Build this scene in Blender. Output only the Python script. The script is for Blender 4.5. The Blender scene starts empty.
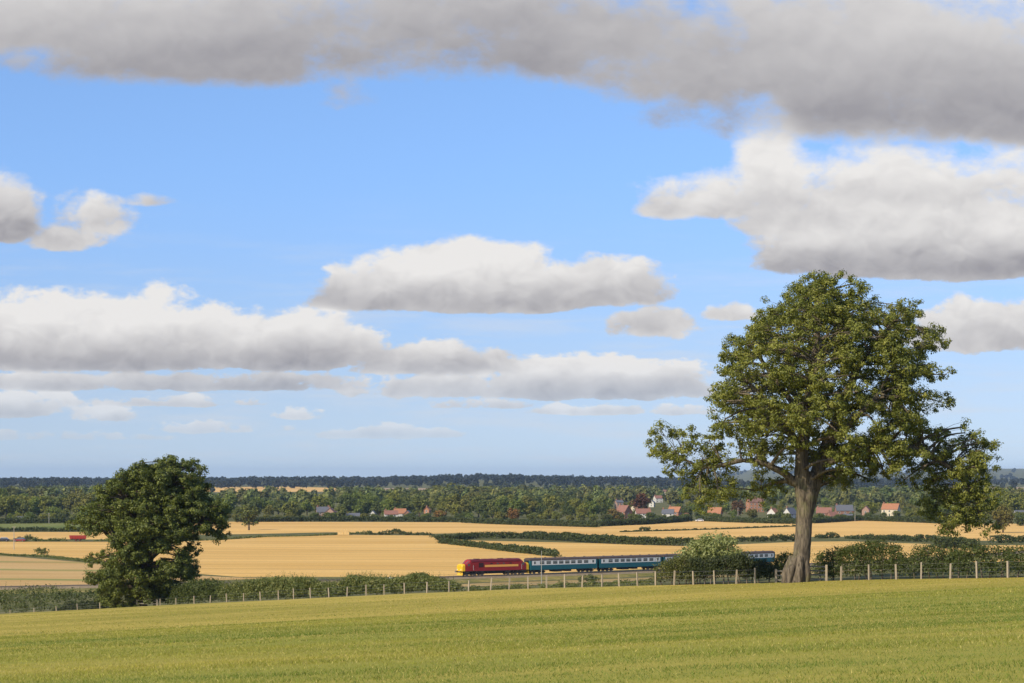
import bpy, math, random
import numpy as np
from mathutils import Vector

# ------------------------------------------------------------------ camera, sky, sun, exposure
SC = bpy.context.scene
COL = SC.collection
EYE = 26.0
FPX = 2000.0                       # focal length in pixels of a 1024 px wide frame
HORIZON = 478.0

cam_data = bpy.data.cameras.new('camera')
cam_data.sensor_width = 36.0
cam_data.lens = FPX / 1024.0 * 36.0
cam_data.shift_y = (HORIZON - 341.5) / 1024.0
cam_data.clip_start = 0.5
cam_data.clip_end = 90000.0
cam = bpy.data.objects.new('camera', cam_data)
cam.location = (0, 0, EYE)
cam.rotation_euler = (math.radians(90), 0, 0)
COL.objects.link(cam)
SC.camera = cam

SUN_EL = math.radians(36)
SUN_AZ = math.radians(224)         # clockwise from +Y (the way the camera looks): behind and to the left
SUN_DIR = Vector((math.sin(SUN_AZ) * math.cos(SUN_EL), math.cos(SUN_AZ) * math.cos(SUN_EL), math.sin(SUN_EL)))
sun_data = bpy.data.lights.new('sun', 'SUN')
sun_data.energy = 5.0
sun_data.angle = math.radians(0.5)
sun_data.color = (1.0, 0.87, 0.66)
sun = bpy.data.objects.new('sun', sun_data)
sun.rotation_euler = (-SUN_DIR).to_track_quat('-Z', 'Y').to_euler()
sun.location = (-60, -60, 90)
COL.objects.link(sun)

SC.view_settings.view_transform = 'Standard'
SC.view_settings.look = 'None'
SC.view_settings.exposure = 0.0
SC.view_settings.gamma = 1.0
SC.view_settings.use_curve_mapping = False
SC.cycles.use_denoising = True
SC.cycles.max_bounces = 6
SC.cycles.diffuse_bounces = 3
SC.cycles.volume_bounces = 0
SC.cycles.sample_clamp_indirect = 4.0

SKY_STRENGTH = 0.15
world = bpy.data.worlds.new('World')
SC.world = world
world.use_nodes = True
WT = world.node_tree
WT.nodes.clear()


class NT:
    """small helper for writing node maths"""
    def __init__(self, tree):
        self.t = tree

    def node(self, kind, **kw):
        n = self.t.nodes.new(kind)
        for k, v in kw.items():
            setattr(n, k, v)
        return n

    def put(self, sock, val):
        if isinstance(val, bpy.types.NodeSocket):
            self.t.links.new(val, sock)
        elif val is not None:
            sock.default_value = val

    def m(self, op, a, b=None, c=None, clamp=False):
        n = self.node('ShaderNodeMath', operation=op, use_clamp=clamp)
        self.put(n.inputs[0], a)
        self.put(n.inputs[1], b)
        self.put(n.inputs[2], c)
        return n.outputs[0]

    def v(self, op, a, b=None, c=None, out=0):
        n = self.node('ShaderNodeVectorMath', operation=op)
        self.put(n.inputs[0], a)
        self.put(n.inputs[1], b)
        self.put(n.inputs[2], c)
        return n.outputs[out]

    def sep(self, a):
        n = self.node('ShaderNodeSeparateXYZ')
        self.put(n.inputs[0], a)
        return n.outputs[0], n.outputs[1], n.outputs[2]

    def comb(self, x, y, z):
        n = self.node('ShaderNodeCombineXYZ')
        for s, val in zip(n.inputs, (x, y, z)):
            self.put(s, val)
        return n.outputs[0]

    def noise(self, vec, scale=1.0, detail=6.0, rough=0.55, lac=2.0, dist=0.0):
        n = self.node('ShaderNodeTexNoise')
        n.noise_dimensions = '3D'
        self.put(n.inputs['Vector'], vec)
        n.inputs['Scale'].default_value = scale
        n.inputs['Detail'].default_value = detail
        n.inputs['Roughness'].default_value = rough
        n.inputs['Lacunarity'].default_value = lac
        n.inputs['Distortion'].default_value = dist
        return n.outputs[0]

    def step(self, val, lo, hi, a=0.0, b=1.0):
        n = self.node('ShaderNodeMapRange', interpolation_type='SMOOTHSTEP')
        self.put(n.inputs[0], val)
        for i, q in enumerate((lo, hi, a, b)):
            self.put(n.inputs[1 + i], q)
        return n.outputs[0]

    def mix(self, f, a, b):
        n = self.node('ShaderNodeMix', data_type='RGBA')
        self.put(n.inputs[0], f)
        self.put(n.inputs[6], a)
        self.put(n.inputs[7], b)
        return n.outputs[2]


def build_world():
    T = NT(WT)
    out = T.node('ShaderNodeOutputWorld')
    bg = T.node('ShaderNodeBackground')
    bg.inputs[1].default_value = SKY_STRENGTH
    WT.links.new(bg.outputs[0], out.inputs[0])
    sky = T.node('ShaderNodeTexSky')
    sky.sky_type = 'NISHITA'
    sky.sun_disc = False
    sky.sun_elevation = SUN_EL
    sky.sun_rotation = SUN_AZ
    sky.altitude = 60.0
    sky.air_density = 1.0
    sky.dust_density = 0.3
    sky.ozone_density = 3.0
    d = T.node('ShaderNodeTexCoord').outputs['Generated']
    d = T.v('NORMALIZE', d)
    x, y, z = T.sep(d)
    # the clear air is looked up a little higher than the eye line: a haze box lays the horizon's own whiteness over it
    T.put(sky.inputs[0], T.v('NORMALIZE', T.comb(x, y, T.m('MULTIPLY_ADD', T.m('MAXIMUM', z, 0.0), 0.8, 0.13))))
    yy = T.m('MAXIMUM', y, 0.05)
    u = T.m('DIVIDE', x, yy)
    v = T.m('DIVIDE', z, yy)
    fwd = T.step(y, 0.25, 0.6)
    P = T.comb(T.m('MULTIPLY_ADD', u, 1000.0 * 2, 512.0), T.m('MULTIPLY', v, 2000.0), 0.0)
    Q = T.v('MULTIPLY_ADD', P, (1 / 92.0, 1 / 64.0, 0), (3.3, 7.1, 3.7))
    n1 = T.noise(Q, 1.0, 9.0, 0.60, 2.1, 0.0)
    wv = T.node('ShaderNodeTexNoise')
    wv.inputs['Scale'].default_value = 2.2
    wv.inputs['Detail'].default_value = 2.0
    T.put(wv.inputs['Vector'], Q)
    warp = T.v('MULTIPLY_ADD', wv.outputs['Color'], (.55, .55, 0), (-.27, -.27, 0))

    def billow(off, det):
        n = T.node('ShaderNodeTexVoronoi')
        n.voronoi_dimensions = '2D'
        n.feature = 'SMOOTH_F1'
        n.normalize = True
        n.inputs['Scale'].default_value = 2.1
        n.inputs['Detail'].default_value = det
        n.inputs['Roughness'].default_value = 0.5
        n.inputs['Lacunarity'].default_value = 2.3
        n.inputs['Smoothness'].default_value = 0.6
        T.put(n.inputs['Vector'], T.v('ADD', T.v('ADD', Q, warp), off))
        return T.m('MULTIPLY_ADD', n.outputs['Distance'], -1.5, 1.0)
    bl1 = billow((0, 0, 0), 2.0)
    bl2 = billow((-0.07, 0.17, 0), 2.0)
    sh1 = T.noise(Q, 0.8, 3.0, 0.5, 2.1, 0.1)
    sh2 = T.noise(T.v('ADD', Q, (-0.10, 0.28, 0.0)), 0.8, 3.0, 0.5, 2.1, 0.1)
    # each cumulus of the view: centre x, height of its flat base, half width, height, base sharpness, base tone, top tone, raggedness
    acc = None
    sw = None
    sb = None
    for (cx, base, hw, hh, k, b0, b1, wt) in CLOUDS:
        q = T.v('MULTIPLY_ADD', P, (1.0 / hw, 1.0 / hh, 0), (-cx / hw, -base / hh, 0))
        qx, qy, _ = T.sep(q)
        qd = T.m('MAXIMUM', qy, T.m('MULTIPLY', qy, -k))
        r2 = T.m('MULTIPLY_ADD', qx, qx, T.m('MULTIPLY', qd, qd))
        s = T.m('MULTIPLY_ADD', r2, -1.0, wt)
        w = T.m('MAXIMUM', T.m('ADD', s, 0.6), 0.0005)
        w = T.m('MULTIPLY', w, w)
        tone = T.step(qy, -0.1, 0.75, b0, b1)
        acc = s if acc is None else T.m('SMOOTH_MAX', acc, s, 0.25)
        sw = w if sw is None else T.m('ADD', sw, w)
        wtone = T.m('MULTIPLY', w, tone)
        sb = wtone if sb is None else T.m('ADD', sb, wtone)
    tone_p = T.m('DIVIDE', sb, sw)
    placed = T.m('MULTIPLY_ADD', T.m('SUBTRACT', n1, 0.5), 2.1, acc)
    placed = T.m('MULTIPLY_ADD', T.m('SUBTRACT', bl1, 0.2), 0.45, placed)
    lown = T.noise(T.v('MULTIPLY', Q, (2.6, 3.6, 1)), 1.0, 6.0, 0.6)
    placed = T.m('MULTIPLY_ADD', T.m('SUBTRACT', lown, 0.5), T.step(v, 0.03, 0.10, 2.6, 0.5), placed)
    # beyond the view the same kind of broken cumulus goes on round the sky
    zz = T.m('ADD', T.m('MAXIMUM', z, 0.0), 0.09)
    G = T.comb(T.m('DIVIDE', x, zz), T.m('DIVIDE', y, zz), 1.3)
    g1 = T.noise(G, 1.1, 8.0, 0.56)
    gen = T.m('MULTIPLY', T.m('SUBTRACT', g1, 0.47), 4.5)
    inx = T.step(T.m('ABSOLUTE', u), 0.30, 0.42, 1.0, 0.0)
    inz = T.step(v, 0.27, 0.36, 1.0, 0.0)
    infr = T.m('MULTIPLY', T.m('MULTIPLY', inx, inz), fwd)
    rho = T.m('ADD', T.m('MULTIPLY', placed, infr), T.m('MULTIPLY', gen, T.m('SUBTRACT', 1.0, infr)))
    alpha = T.step(rho, 0.0, T.step(v, 0.10, 0.19, 0.34, 0.9))
    alpha = T.m('MULTIPLY', alpha, T.step(z, 0.004, 0.03, 0.0, 1.0))
    tone = T.m('ADD', T.m('MULTIPLY', tone_p, infr), T.m('MULTIPLY', 0.55, T.m('SUBTRACT', 1.0, infr)))
    rf = T.m('MULTIPLY', T.step(v, 0.12, 0.20, 1.0, 0.35), infr)           # the near deck overhead is the smoothest
    lit = T.m('MULTIPLY_ADD', T.m('SUBTRACT', sh1, sh2), T.m('MULTIPLY', rf, 0.95), tone)
    lit = T.m('MULTIPLY_ADD', T.m('SUBTRACT', bl1, bl2), T.m('MULTIPLY', rf, 0.36), lit)
    lit = T.m('MULTIPLY_ADD', T.step(rho, 0.2, 1.1), -0.10, lit)
    lit = T.m('MAXIMUM', T.m('MINIMUM', lit, 1.0), 0.0)
    s = 1.0 / SKY_STRENGTH
    lo = tuple(c * s for c in CLOUD_LO) + (1,)
    hi = tuple(c * s for c in CLOUD_HI) + (1,)
    cc = T.mix(lit, lo, hi)
    # low clouds stand far off, behind more air
    sk = T.v('MULTIPLY', sky.outputs[0], T.mix(T.step(z, 0.0, 0.16), (1.24, 0.99, 0.87, 1), (1.02, 1.13, 1.30, 1)))
    far = T.step(v, 0.01, 0.065, 0.5, 0.0)
    cc = T.mix(far, cc, sk)
    # thin veils of far cloud low over the horizon
    vn = T.noise(T.v('MULTIPLY', Q, (0.55, 3.2, 1)), 1.0, 6.0, 0.62)
    veil = T.m('MULTIPLY', T.step(vn, 0.44, 0.72), T.m('MULTIPLY', T.step(v, 0.05, 0.15, 0.42, 0.0), T.step(z, 0.002, 0.012)))
    veil = T.m('MULTIPLY', veil, T.step(y, -0.2, 0.3, 0.6, 1.0))
    sk = T.mix(veil, sk, tuple(c / SKY_STRENGTH for c in (0.72, 0.74, 0.78)) + (1,))
    tot = T.mix(alpha, sk, cc)
    WT.links.new(tot, bg.inputs[0])


CLOUD_LO = (0.345, 0.335, 0.36)
CLOUD_HI = (0.855, 0.835, 0.815)
CLOUDS = [
    # the grey deck along the top of the view
    (215, 420, 270, 150, 5.0, 0.18, 0.85, 0.90),
    (-20, 446, 260, 120, 4.0, 0.45, 1.00, 0.90),
    (440, 432, 300, 150, 3.5, 0.14, 0.60, 0.78),
    (640, 440, 120, 90, 3.0, 0.30, 0.60, 0.80),
    (770, 396, 205, 130, 5.0, 0.30, 0.55, 0.95),
    (960, 366, 290, 170, 5.0, 0.12, 0.85, 1.05),
    (345, 378, 50, 46, 2.0, 0.28, 0.35, 0.30),
    # white heaps at the right
    (715, 270, 95, 46, 3.2, 0.66, 1.10, 0.80),
    (772, 280, 45, 95, 3.0, 0.75, 1.15, 0.90),
    (900, 262, 190, 82, 3.0, 0.60, 1.15, 0.95),
    (930, 213, 170, 70, 4.5, 0.24, 1.10, 1.00),
    # left edge
    (-6, 250, 54, 64, 4.0, 0.25, 0.90, 0.85),
    (98, 256, 62, 40, 2.0, 0.60, 0.92, 0.55),
    (70, 238, 60, 30, 2.2, 0.50, 0.85, 0.42),
    (140, 276, 55, 14, 2.0, 0.55, 0.70, 0.40),
    # long cloud over the middle
    (465, 176, 150, 62, 5.0, 0.32, 1.10, 0.95),
    (575, 180, 105, 46, 4.0, 0.30, 0.95, 0.80),
    (655, 150, 70, 30, 2.0, 0.50, 0.66, 0.45),
    # long bank at the left
    (80, 120, 235, 66, 5.0, 0.26, 1.20, 1.05),
    (285, 118, 140, 50, 4.5, 0.28, 1.05, 0.90),
    (420, 112, 110, 38, 3.5, 0.42, 0.95, 0.70),
    (200, 92, 300, 20, 3.0, 0.36, 0.66, 0.45),
    # white row in the middle distance
    (600, 86, 145, 38, 4.5, 0.42, 1.15, 0.95),
    (430, 86, 120, 24, 3.0, 0.58, 0.90, 0.55),
    # small far ones
    (15, 66, 80, 28, 4.0, 0.50, 1.00, 0.70),
    (105, 60, 65, 17, 3.0, 0.65, 1.10, 0.62),
    (210, 48, 90, 14, 3.0, 0.70, 1.00, 0.50),
    (385, 43, 75, 14, 3.0, 0.70, 1.10, 0.60),
    (590, 66, 65, 12, 3.0, 0.70, 1.10, 0.60),
    (985, 140, 110, 46, 3.0, 0.55, 0.90, 0.66),
    (735, 162, 55, 20, 2.5, 0.60, 0.85, 0.45),
    (40, 92, 110, 18, 3.0, 0.45, 0.80, 0.60),
    (170, 74, 120, 12, 3.0, 0.60, 0.90, 0.50),
    (300, 62, 40, 14, 3.0, 0.70, 1.05, 0.50),
    (60, 40, 140, 12, 3.0, 0.65, 0.90, 0.42),
    (480, 72, 70, 12, 3.0, 0.65, 0.90, 0.45),
    (690, 66, 50, 14, 3.0, 0.70, 1.00, 0.50),
]
build_world()
world.cycles.sampling_method = 'MANUAL'
world.cycles.sample_map_resolution = 512

# ------------------------------------------------------------------ helpers
RNG = np.random.default_rng(11)
random.seed(5)


def smooth(a, b, t):
    t = np.clip((np.asarray(t, float) - a) / (b - a), 0, 1)
    return t * t * (3 - 2 * t)


def smin(a, b, k):
    h = np.clip(0.5 + 0.5 * (b - a) / k, 0, 1)
    return b * (1 - h) + a * h - k * h * (1 - h)


def wob(x, y, s, seed=0.0):
    """cheap smooth noise in about -1..1"""
    x = np.asarray(x, float) / s
    y = np.asarray(y, float) / s
    return (np.sin(x * 1.3 + 2.1 * np.sin(y * .9 + seed) + seed) + np.sin(y * 1.7 - 1.3 * np.sin(x * 1.1 - seed * 2) + seed * 3)
            + .6 * np.sin(x * 3.1 + y * 2.3 + seed) + .5 * np.sin(x * 2.3 - y * 4.1 - seed)) / 3.1


def drop(x, y):
    """how far the ground lies below the eye"""
    x = np.asarray(x, float)
    y = np.asarray(y, float)
    xe = 60 - 8 * np.log1p(np.exp(np.clip((60 - x) / 8, -60, 60)))       # soft limits
    xe = -150 + 20 * np.log1p(np.exp(np.clip((xe + 150) / 20, -60, 60)))
    ye = -40 + 15 * np.log1p(np.exp(np.clip((y + 40) / 15, -60, 60)))
    near = 1.2 + .05 * ye - .05 * xe
    near = near + (-.06 + .40 * (1 - smooth(128, 178, ye)) + .26 * ((np.minimum(ye, 330) - 185) / 60) ** 2) * smooth(60, 125, ye)
    near = near + .10 * wob(x, y, 17, 1.0) * smooth(5, 40, np.hypot(x, y))
    val = 24.1 + .9 * smooth(520, 720, y) + .7 * smooth(560, 760, y) * wob(x, y, 130, 2.0)
    r = np.hypot(x, y)
    a = x / np.maximum(y, 1.0)
    front = smooth(0, 400, y)
    rise = smooth(2300, 5600, r) * (10.5 - 3.0 * smooth(.05, .11, a) + 9.0 * np.exp(-((a + .012) / .035) ** 2)
                                     - 2.0 * smooth(-.1, -.2, a) + 3.2 * wob(x, y, 620, 4.0))
    far = smooth(7500, 13500, r) * (72 + 20 * wob(x, y, 2100, 6.0)) * (.18 + .82 * smooth(.07, .13, a)) * (1 - .3 * smooth(.14, .2, a) * (1 - smooth(.2, .25, a)))
    val = val - rise * front - far * front
    return smin(near, val, 2.0)


def H(x, y):
    return EYE - drop(x, y)


_YS = np.geomspace(15, 16000, 6000)


def ground(px, py):
    """the point of the ground seen at a pixel of the photograph (first hit)"""
    a = (px - 512.0) / FPX
    b = (HORIZON - py) / FPX
    x = a * _YS
    f = EYE + b * _YS - H(x, _YS)
    i = int(np.argmax(f <= 0))
    if f[i] > 0:
        i = len(_YS) - 1
    lo, hi = _YS[max(i - 1, 0)], _YS[i]
    for _ in range(30):
        mid = .5 * (lo + hi)
        if EYE + b * mid - float(H(a * mid, mid)) <= 0:
            hi = mid
        else:
            lo = mid
    return a * hi, hi


def at(px, d):
    """ground point in the direction of column px at depth d"""
    x = (px - 512.0) / FPX * d
    return Vector((x, d, float(H(x, d))))


def mesh_np(name, verts, faces, mat=None, cols=None, smooth_shade=False):
    verts = np.ascontiguousarray(verts, np.float32)
    faces = np.ascontiguousarray(faces, np.int32)
    n, k = faces.shape
    me = bpy.data.meshes.new(name)
    me.vertices.add(len(verts))
    me.vertices.foreach_set('co', verts.ravel())
    me.loops.add(n * k)
    me.loops.foreach_set('vertex_index', faces.ravel())
    me.polygons.add(n)
    me.polygons.foreach_set('loop_start', np.arange(0, n * k, k, dtype=np.int32))
    if smooth_shade:
        me.polygons.foreach_set('use_smooth', np.ones(n, bool))
    me.update(calc_edges=True)
    if cols is not None:
        at_ = me.color_attributes.new('col', 'FLOAT_COLOR', 'POINT')
        c4 = np.ones((len(verts), 4), np.float32)
        c4[:, :3] = cols
        at_.data.foreach_set('color', c4.ravel())
    if mat is not None:
        me.materials.append(mat)
    return me


class MB:
    """collects quads (and triangles as bent quads) and builds one mesh"""
    def __init__(self):
        self.v = []
        self.f = []
        self.n = 0

    def add(self, verts, faces):
        verts = np.asarray(verts, float).reshape(-1, 3)
        for f in faces:
            self.f.append([i + self.n for i in f])
        self.v.append(verts)
        self.n += len(verts)

    def box(self, x0, x1, y0, y1, z0, z1):
        v = [(x0, y0, z0), (x1, y0, z0), (x1, y1, z0), (x0, y1, z0), (x0, y0, z1), (x1, y0, z1), (x1, y1, z1), (x0, y1, z1)]
        self.add(v, [(0, 3, 2, 1), (4, 5, 6, 7), (0, 1, 5, 4), (1, 2, 6, 5), (2, 3, 7, 6), (3, 0, 4, 7)])
        return self

    def tube(self, pts, radii, k=6, cap=True):
        pts = np.asarray(pts, float)
        n = len(pts)
        radii = np.broadcast_to(np.asarray(radii, float), (n,))
        tan = np.gradient(pts, axis=0)
        tan /= np.linalg.norm(tan, axis=1)[:, None] + 1e-9
        ref = np.array([1.0, 0, 0]) if abs(tan[0][0]) < .8 else np.array([0, 1.0, 0])
        a = np.cross(tan, ref)
        a /= np.linalg.norm(a, axis=1)[:, None] + 1e-9
        b = np.cross(tan, a)
        ph = np.arange(k) * 2 * np.pi / k
        V = pts[:, None, :] + radii[:, None, None] * (np.cos(ph)[None, :, None] * a[:, None, :] + np.sin(ph)[None, :, None] * b[:, None, :])
        F = []
        for i in range(n - 1):
            for j in range(k):
                j2 = (j + 1) % k
                F.append((i * k + j, i * k + j2, (i + 1) * k + j2, (i + 1) * k + j))
        if cap:
            F.append(tuple(range(k))[::-1])
            F.append(tuple((n - 1) * k + j for j in range(k)))
        self.add(V.reshape(-1, 3), F)
        return self

    def loft(self, sections, closed=True, caps=True):
        k = len(sections[0])
        F = []
        for i in range(len(sections) - 1):
            for j in range(k if closed else k - 1):
                j2 = (j + 1) % k
                F.append((i * k + j, i * k + j2, (i + 1) * k + j2, (i + 1) * k + j))
        if caps:
            F.append(tuple(range(k))[::-1])
            F.append(tuple((len(sections) - 1) * k + j for j in range(k)))
        self.add(np.array(sections).reshape(-1, 3), F)
        return self

    def cyl(self, c, axis, r, half, k=12):
        c = np.array(c, float)
        ax = np.zeros(3)
        ax['xyz'.index(axis)] = 1
        return self.tube([c - ax * half, c + ax * half], [r, r], k)

    def mesh(self, name, mat, smooth_shade=False):
        me = bpy.data.meshes.new(name)
        me.from_pydata(np.concatenate(self.v).tolist(), [], self.f)
        me.update()
        if smooth_shade:
            me.polygons.foreach_set('use_smooth', np.ones(len(me.polygons), bool))
        if mat is not None:
            me.materials.append(mat)
        return me


def link(name, me, parent=None, loc=None, rotz=None, scale=None):
    o = bpy.data.objects.new(name, me)
    COL.objects.link(o)
    if parent is not None:
        o.parent = parent
    if loc is not None:
        o.location = loc
    if rotz is not None:
        o.rotation_euler = (0, 0, rotz)
    if scale is not None:
        o.scale = scale
    return o


def tag(o, label=None, cat=None, group=None, kind=None):
    if label:
        o['label'] = label
    if cat:
        o['category'] = cat
    if group:
        o['group'] = group
    if kind:
        o['kind'] = kind
    return o


def thing(name, loc, label, cat, group=None, rotz=0.0):
    return tag(link(name, None, None, loc, rotz), label, cat, group)


def part(name, mb, mat, parent, smooth_shade=False):
    return link(name, mb.mesh(name, mat, smooth_shade), parent)


# ------------------------------------------------------------------ materials
def principled(name):
    m = bpy.data.materials.new(name)
    m.use_nodes = True
    return m, NT(m.node_tree), m.node_tree.nodes['Principled BSDF']


def paint(name, col, rough=0.5, var=0.12, scale=3.0, metal=0.0, bump=0.0, spec=0.4):
    m, T, P = principled(name)
    oc = T.node('ShaderNodeTexCoord').outputs['Object']
    n = T.noise(oc, scale, 5.0, 0.6)
    lo = tuple(c * (1 - var) for c in col) + (1,)
    hi = tuple(min(1, c * (1 + var)) for c in col) + (1,)
    T.put(P.inputs['Base Color'], T.mix(n, lo, hi))
    P.inputs['Roughness'].default_value = rough
    P.inputs['Metallic'].default_value = metal
    P.inputs['Specular IOR Level'].default_value = spec
    if bump:
        b = T.node('ShaderNodeBump')
        b.inputs['Distance'].default_value = bump
        T.put(b.inputs['Height'], n)
        T.put(P.inputs['Normal'], b.outputs[0])
    return m


def leafy(name, trans=0.3, rough=0.55, gain=1.0):
    """foliage: each leaf's own colour from the mesh, tinted by the object's colour"""
    m, T, P = principled(name)
    ca = T.node('ShaderNodeVertexColor', layer_name='col').outputs[0]
    oi = T.node('ShaderNodeObjectInfo').outputs['Color']
    col = T.v('MULTIPLY', ca, oi)
    if gain != 1.0:
        col = T.v('SCALE', col)
        col.node.inputs['Scale'].default_value = gain
    T.put(P.inputs['Base Color'], col)
    P.inputs['Roughness'].default_value = rough
    P.inputs['Specular IOR Level'].default_value = 0.35
    tr = T.node('ShaderNodeBsdfTranslucent')
    T.put(tr.inputs[0], T.v('MULTIPLY', col, (1.25, 1.3, 0.6)))
    mx = T.node('ShaderNodeMixShader')
    mx.inputs[0].default_value = trans
    T.put(mx.inputs[1], P.outputs[0])
    T.put(mx.inputs[2], tr.outputs[0])
    T.put(m.node_tree.nodes['Material Output'].inputs[0], mx.outputs[0])
    return m


def field_mat(name, cols, patch=60.0, fine=1.2, stretch=(1, 1), bump=0.25, tram=None, rough=0.9, lush=None):
    """ground cover: cols = (dark, mid, light); patches, fine grain and optional wheel tracks (angle, spacing, colour)"""
    m, T, P = principled(name)
    oc = T.node('ShaderNodeTexCoord').outputs['Object']
    n1 = T.noise(T.v('MULTIPLY', oc, (stretch[0] / patch, stretch[1] / patch, 0)), 1.0, 5.0, 0.55)
    n2 = T.noise(T.v('MULTIPLY', oc, (1 / fine, 1 / fine, 0)), 1.0, 4.0, 0.65)
    n3 = T.noise(T.v('MULTIPLY', oc, (stretch[0] * 5 / patch, stretch[1] * 5 / patch, 0)), 1.0, 5.0, 0.6)
    c = T.mix(T.step(n1, .35, .65), cols[0] + (1,), cols[1] + (1,))
    c = T.mix(T.m('MULTIPLY', T.step(n3, .42, .72), .6), c, cols[2] + (1,))
    c = T.mix(T.m('MULTIPLY', T.step(n2, .3, .7), .35), c, tuple(q * .72 for q in cols[0]) + (1,))
    if lush:
        # a lusher sward over part of the field: colour and where it lies along y
        lc, y0, y1 = lush
        _, y, _ = T.sep(oc)
        ed = T.m('ADD', y, T.m('MULTIPLY', T.m('SUBTRACT', n1, .5), 90.0))
        am = T.step(ed, y0, y1, 1.0, 0.0)
        c = T.mix(T.m('MULTIPLY', am, T.step(n3, .3, .65, .9, .45)), c, lc + (1,))
    if tram:
        ang, spc, tc, wid, amt = tram
        x, y, z = T.sep(oc)
        q = T.m('ADD', T.m('MULTIPLY', x, math.sin(ang)), T.m('MULTIPLY', y, math.cos(ang)))
        q = T.m('ADD', q, T.m('MULTIPLY', n1, spc * .25))
        ph = T.m('FRACT', T.m('DIVIDE', q, spc))
        ln = T.m('SUBTRACT', 1.0, T.step(T.m('ABSOLUTE', T.m('SUBTRACT', ph, .5)), wid * .5, wid))
        c = T.mix(T.m('MULTIPLY', T.m('MULTIPLY', ln, amt), T.step(n3, .3, .6)), c, tc + (1,))
    T.put(P.inputs['Base Color'], c)
    P.inputs['Roughness'].default_value = rough
    P.inputs['Specular IOR Level'].default_value = 0.1
    if bump:
        b = T.node('ShaderNodeBump')
        b.inputs['Distance'].default_value = bump
        b.inputs['Strength'].default_value = .8
        T.put(b.inputs['Height'], n2)
        T.put(P.inputs['Normal'], b.outputs[0])
    return m


M = {}
M['ground'] = field_mat('rough_grass', ((.085, .095, .030), (.15, .145, .050), (.25, .20, .085)), 40, 1.5, bump=.3)
M['pasture'] = field_mat('pasture_grass', ((.31, .262, .040), (.48, .365, .072), (.56, .415, .10)), 26, .35, (.35, 1.0), bump=.06, lush=((.245, .25, .036), 55.0, 125.0))
M['wheat'] = field_mat('ripe_wheat', ((.62, .37, .10), (.76, .475, .15), (.84, .57, .21)), 90, 1.2, (.22, 1.9), bump=.25,
                       tram=(math.radians(8), 24.0, (.42, .25, .08), .08, .75))
M['wheat_far'] = field_mat('ripe_wheat_far', ((.64, .38, .11), (.79, .49, .155), (.86, .57, .21)), 110, 2.0, (.25, 1.8), bump=.2,
                           tram=(math.radians(-12), 24.0, (.44, .27, .09), .08, .6))
M['stubble'] = field_mat('cut_stubble', ((.50, .31, .11), (.56, .37, .15), (.64, .44, .19)), 60, 1.2, (.3, 1.5), bump=.15,
                         tram=(math.radians(14), 46.0, (.20, .23, .06), .13, .85))
M['green_field'] = field_mat('green_field', ((.13, .17, .035), (.20, .21, .055), (.26, .24, .08)), 80, 1.5, bump=.15)
M['pink_field'] = field_mat('bare_field', ((.34, .23, .15), (.44, .32, .19), (.52, .40, .22)), 200, 4, bump=.1)
M['hay'] = field_mat('dry_hay', ((.36, .25, .10), (.48, .33, .14), (.16, .15, .05)), 14, .5, (.5, 1), bump=.2)
M['soil'] = field_mat('brown_verge', ((.26, .16, .09), (.36, .23, .12), (.20, .17, .07)), 12, .5, bump=.15)
M['ballast'] = field_mat('grey_ballast', ((.22, .17, .11), (.29, .23, .15), (.35, .28, .18)), 6, .12, bump=.08)
M['leaf'] = leafy('leaves')
M['leaf_far'] = leafy('far_leaves', .2, .7)
M['grass'] = leafy('grass_blades', .35, .6)


def bark(name, a, b):
    m, T, P = principled(name)
    oc = T.node('ShaderNodeTexCoord').outputs['Object']
    n = T.noise(T.v('MULTIPLY', oc, (7.0, 7.0, 1.2)), 1.0, 7.0, .65)
    n2 = T.noise(oc, .9, 4.0, .6)
    c = T.mix(T.step(n, .33, .66), a + (1,), b + (1,))
    c = T.mix(T.m('MULTIPLY', T.step(n2, .5, .7), .45), c, (.17, .17, .07, 1))
    T.put(P.inputs['Base Color'], c)
    P.inputs['Roughness'].default_value = .9
    P.inputs['Specular IOR Level'].default_value = .15
    bp = T.node('ShaderNodeBump')
    bp.inputs['Distance'].default_value = .09
    T.put(bp.inputs['Height'], n)
    T.put(P.inputs['Normal'], bp.outputs[0])
    return m


M['bark'] = bark('ridged_bark', (.055, .045, .034), (.20, .165, .12))
M['bark_dark'] = bark('dark_bark', (.05, .04, .03), (.13, .10, .07))
M['wood'] = paint('weathered_timber', (.36, .30, .215), .85, .3, 6.0, bump=.01)
M['wood_grey'] = paint('grey_timber', (.26, .23, .18), .85, .3, 6.0, bump=.01)
M['wire'] = paint('galvanised_wire', (.35, .35, .34), .5, .1, 4.0, .8)

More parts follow.
